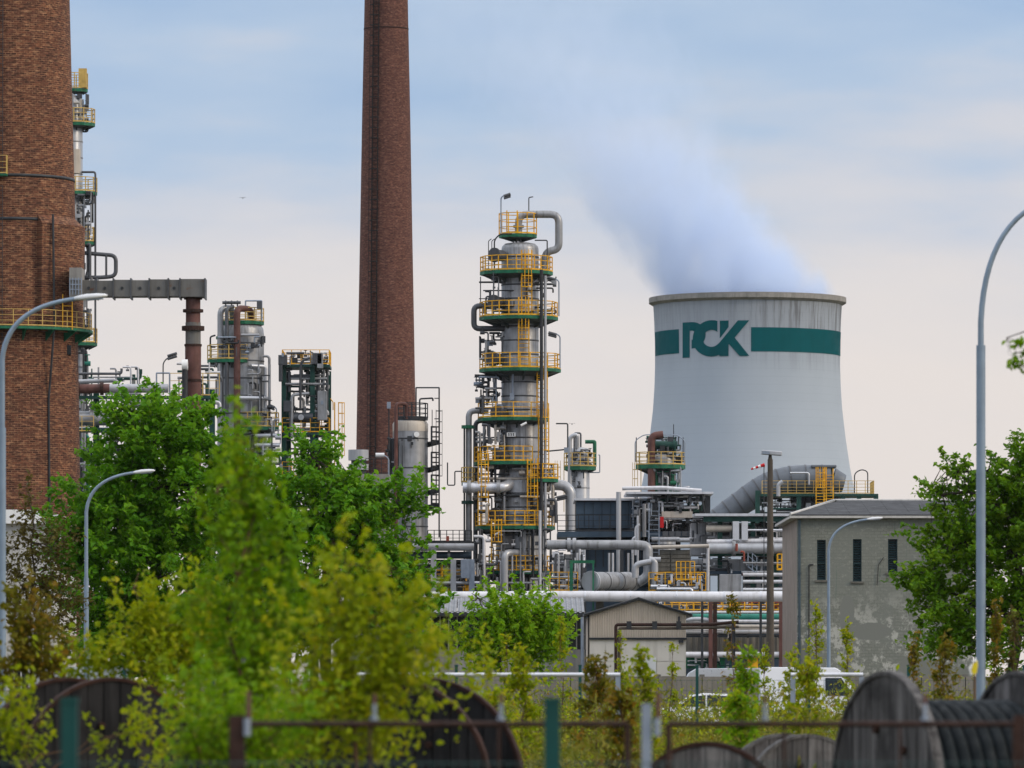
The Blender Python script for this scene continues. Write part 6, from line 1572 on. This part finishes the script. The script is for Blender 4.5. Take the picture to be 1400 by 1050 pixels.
shrub('yellowing shrub behind the drum beside the olive shrub', 60, 610, [(600, 900, 30, 36), (560, 930, 46, 44), (640, 940, 36, 44), (590, 1000, 60, 56)], 90, 24, .062, 'leaf_lime', 26)
shrub('thin yellow green shoots in front of the dark left drum', 50, 60, [(30, 1000, 30, 60), (150, 1010, 20, 50), (205, 1010, 34, 44), (20, 960, 16, 40)], 44, 22, .058, 'leaf_lime', 27)

# saplings in the weeds
def sapling(label, D, px, top, wpx, mat_, seed, n=22):
    rng = np.random.default_rng(seed); P = Pl(D)
    t = thing('sapling', label, 'sapling', (P.x(px), D, 0), 'saplings in the weeds')
    g = MB(); a = Vector((P.x(px), D, 0)); b = P.p(px + rng.uniform(-4, 4), top); st = grow(g, a, b, .018, .005, rng, 6, .012, 6)
    cs = []
    for i in range(n):
        f = rng.uniform(.25, 1) ** .8; p = a.lerp(b, f); w = P.l(wpx) * (1.05 - f * .8)
        e = p + Vector((rng.uniform(-1, 1) * w, rng.uniform(-1, 1) * w, rng.uniform(.05, .35) * 1.0))
        grow(g, p, e, .007, .003, rng, 2, .05, 4)
        for k in range(13): q = p.lerp(e, rng.uniform(.3, 1.05)); cs.append(np.array(q) + rng.normal(size=3) * .045)
    g.build('stem', M['stem'], t)
    leaf_cloud('foliage', np.array(cs), .10, .2, mat_, t, rng, aspect=.5, droop=.7)
for lb, D, px, top, w, mm, s, n in (
    ('tallest sapling in front of the louvred building left corner', 130, 1112, 832, 26, 'leaf_lime', 31, 34), ('shorter sapling right of the tallest one on the grey wall', 128, 1160, 862, 24, 'leaf_lime', 32, 30),
    ('dark stemmed sapling between shed and lamp mast', 150, 1004, 822, 30, 'leaf_olive', 33, 34), ('sapling at the foot of the concrete mast', 140, 1048, 895, 22, 'leaf_lime', 34, 24),
    ('sapling at the right corner of the beige shed', 135, 850, 872, 22, 'leaf_lime', 35, 26), ('sapling left of the shed downpipe', 135, 770, 850, 26, 'leaf_lime', 36, 30),
    ('low sapling in front of the white shed door', 120, 918, 893, 14, 'leaf_lime', 37, 14), ('reddish sapling right of the tall cable drum', 110, 1250, 880, 18, 'leaf_olive', 38, 22),
    ('rust brown sapling at right of the street lamp', 105, 1362, 840, 18, 'leaf_olive', 39, 28), ('rust brown sapling above the black cable', 100, 1385, 850, 16, 'leaf_brown', 40, 24), ('sapling beside the long barrier middle post', 125, 690, 872, 24, 'leaf_lime', 42, 26), ('sapling at the left end of the long barrier', 120, 590, 860, 26, 'leaf_lime', 43, 30)):
    sapling(lb, D, px, top, w, mm, s, n)

for lb, D, px, top, w, mm, s, n in (
    ('bushy young shrub under the long barrier beside the thick green post', 88, 712, 905, 60, 'leaf_lime', 51, 60), ('broad low shrub right of the thick green post', 92, 815, 915, 58, 'leaf_olive', 52, 60), ('leafy sapling in front of the bonnet of the white hatchback', 84, 882, 902, 44, 'leaf_lime', 53, 44),
    ('leafy sapling in front of the tail of the white hatchback', 95, 1022, 905, 46, 'leaf_front', 54, 50), ('bushy young shrub under the short barrier', 90, 1100, 915, 60, 'leaf_lime', 55, 56), ('yellow brown weed bush right of the tall cable drum', 100, 1290, 888, 48, 'leaf_olive', 56, 50),
    ('low green shrub between the small drums', 78, 1010, 965, 60, 'leaf_front', 57, 50), ('low yellow shrub right of the dark drum with rusty rim', 80, 680, 962, 60, 'leaf_lime', 58, 50), ('low olive shrub behind the slim weathered gate post', 76, 850, 960, 64, 'leaf_olive', 59, 50), ('green shrub hiding the front of the white van', 120, 1085, 903, 40, 'leaf_lime', 60, 46)):
    sapling(lb, D, px, top, w, mm, s, n)

def weeds():
    rng = np.random.default_rng(77)
    C = []; 
    def field(n, d0, d1, hmin, hmax, x0=-120, x1=1520, per=26):
        D = rng.uniform(d0, d1, n); px = rng.uniform(x0, x1, n)
        X = (px - 700) * D / F; hgt = rng.uniform(hmin, hmax, n) * (0.6 + .4 * np.sin(px * .021 + D * .11) ** 2)
        for k in range(per):
            f = rng.uniform(.05, 1, n); yield_ = np.stack([X + rng.normal(0, .16, n) * (1.1 - f * .5), D + rng.normal(0, .16, n), f * hgt], 1); C.append(yield_)
    field(1700, 75, 125, .9, 2.0); field(1500, 126, 200, .9, 2.2); field(600, 58, 75, .6, 1.5)
    pts = np.concatenate(C)
    o = leaf_cloud('weeds', pts, .13, -.2, 'grass', None, rng, aspect=.22, droop=-1.2, fold=.1)
    prop(o, 'tall yellow green weeds filling the ground before the fence', 'weeds', kind='stuff')
    C.clear(); field(700, 80, 190, .8, 2.1, per=30); pts = np.concatenate(C)
    o = leaf_cloud('weed_leaves', pts, .085, .2, 'leaf_olive', None, rng, aspect=.5); prop(o, 'broad leaved olive weeds between the fences', 'weeds', kind='stuff')
    C.clear(); field(900, 95, 200, 1.3, 2.35, per=30); pts = np.concatenate(C)
    o = leaf_cloud('bramble', pts, .09, .2, 'leaf_lime', None, rng, aspect=.55); prop(o, 'yellow green bramble patches before the low wall', 'bramble', kind='stuff')
weeds()

def wood_belt():
    rng = np.random.default_rng(91); P = []
    for x0, x1 in ((70, 240), (-240, -75)):
        n = 9000; x = rng.uniform(x0, x1, n); h = 5.5 + 2.2 * np.sin(x * .21) + 1.5 * np.sin(x * .53 + 1)
        P.append(np.stack([x, 760 + rng.normal(0, 4, n), rng.random(n) ** .7 * h + .1], 1))
    o = leaf_cloud('distant_wood', np.concatenate(P), .95, .3, 'leaf_dark', None, rng, aspect=.7)
    prop(o, 'distant belt of green trees on the horizon', 'wood', kind='stuff')
wood_belt()

def haze():
    m = bpy.data.materials.new('haze'); m.use_nodes = True; n = m.node_tree.nodes; n.clear()
    out = n.new('ShaderNodeOutputMaterial'); v = n.new('ShaderNodeVolumePrincipled'); v.inputs['Color'].default_value = (.86, .91, 1, 1); v.inputs['Density'].default_value = HAZE
    v.inputs['Anisotropy'].default_value = .3
    m.node_tree.links.new(v.outputs[0], out.inputs['Volume'])
    g = MB(); g.bb((-260, -40, -1), (260, 1250, 150)); prop(g.build('haze', m), 'thin pale air haze over the plant', 'haze', kind='stuff')
HAZE = 0.000015
if HAZE: haze()
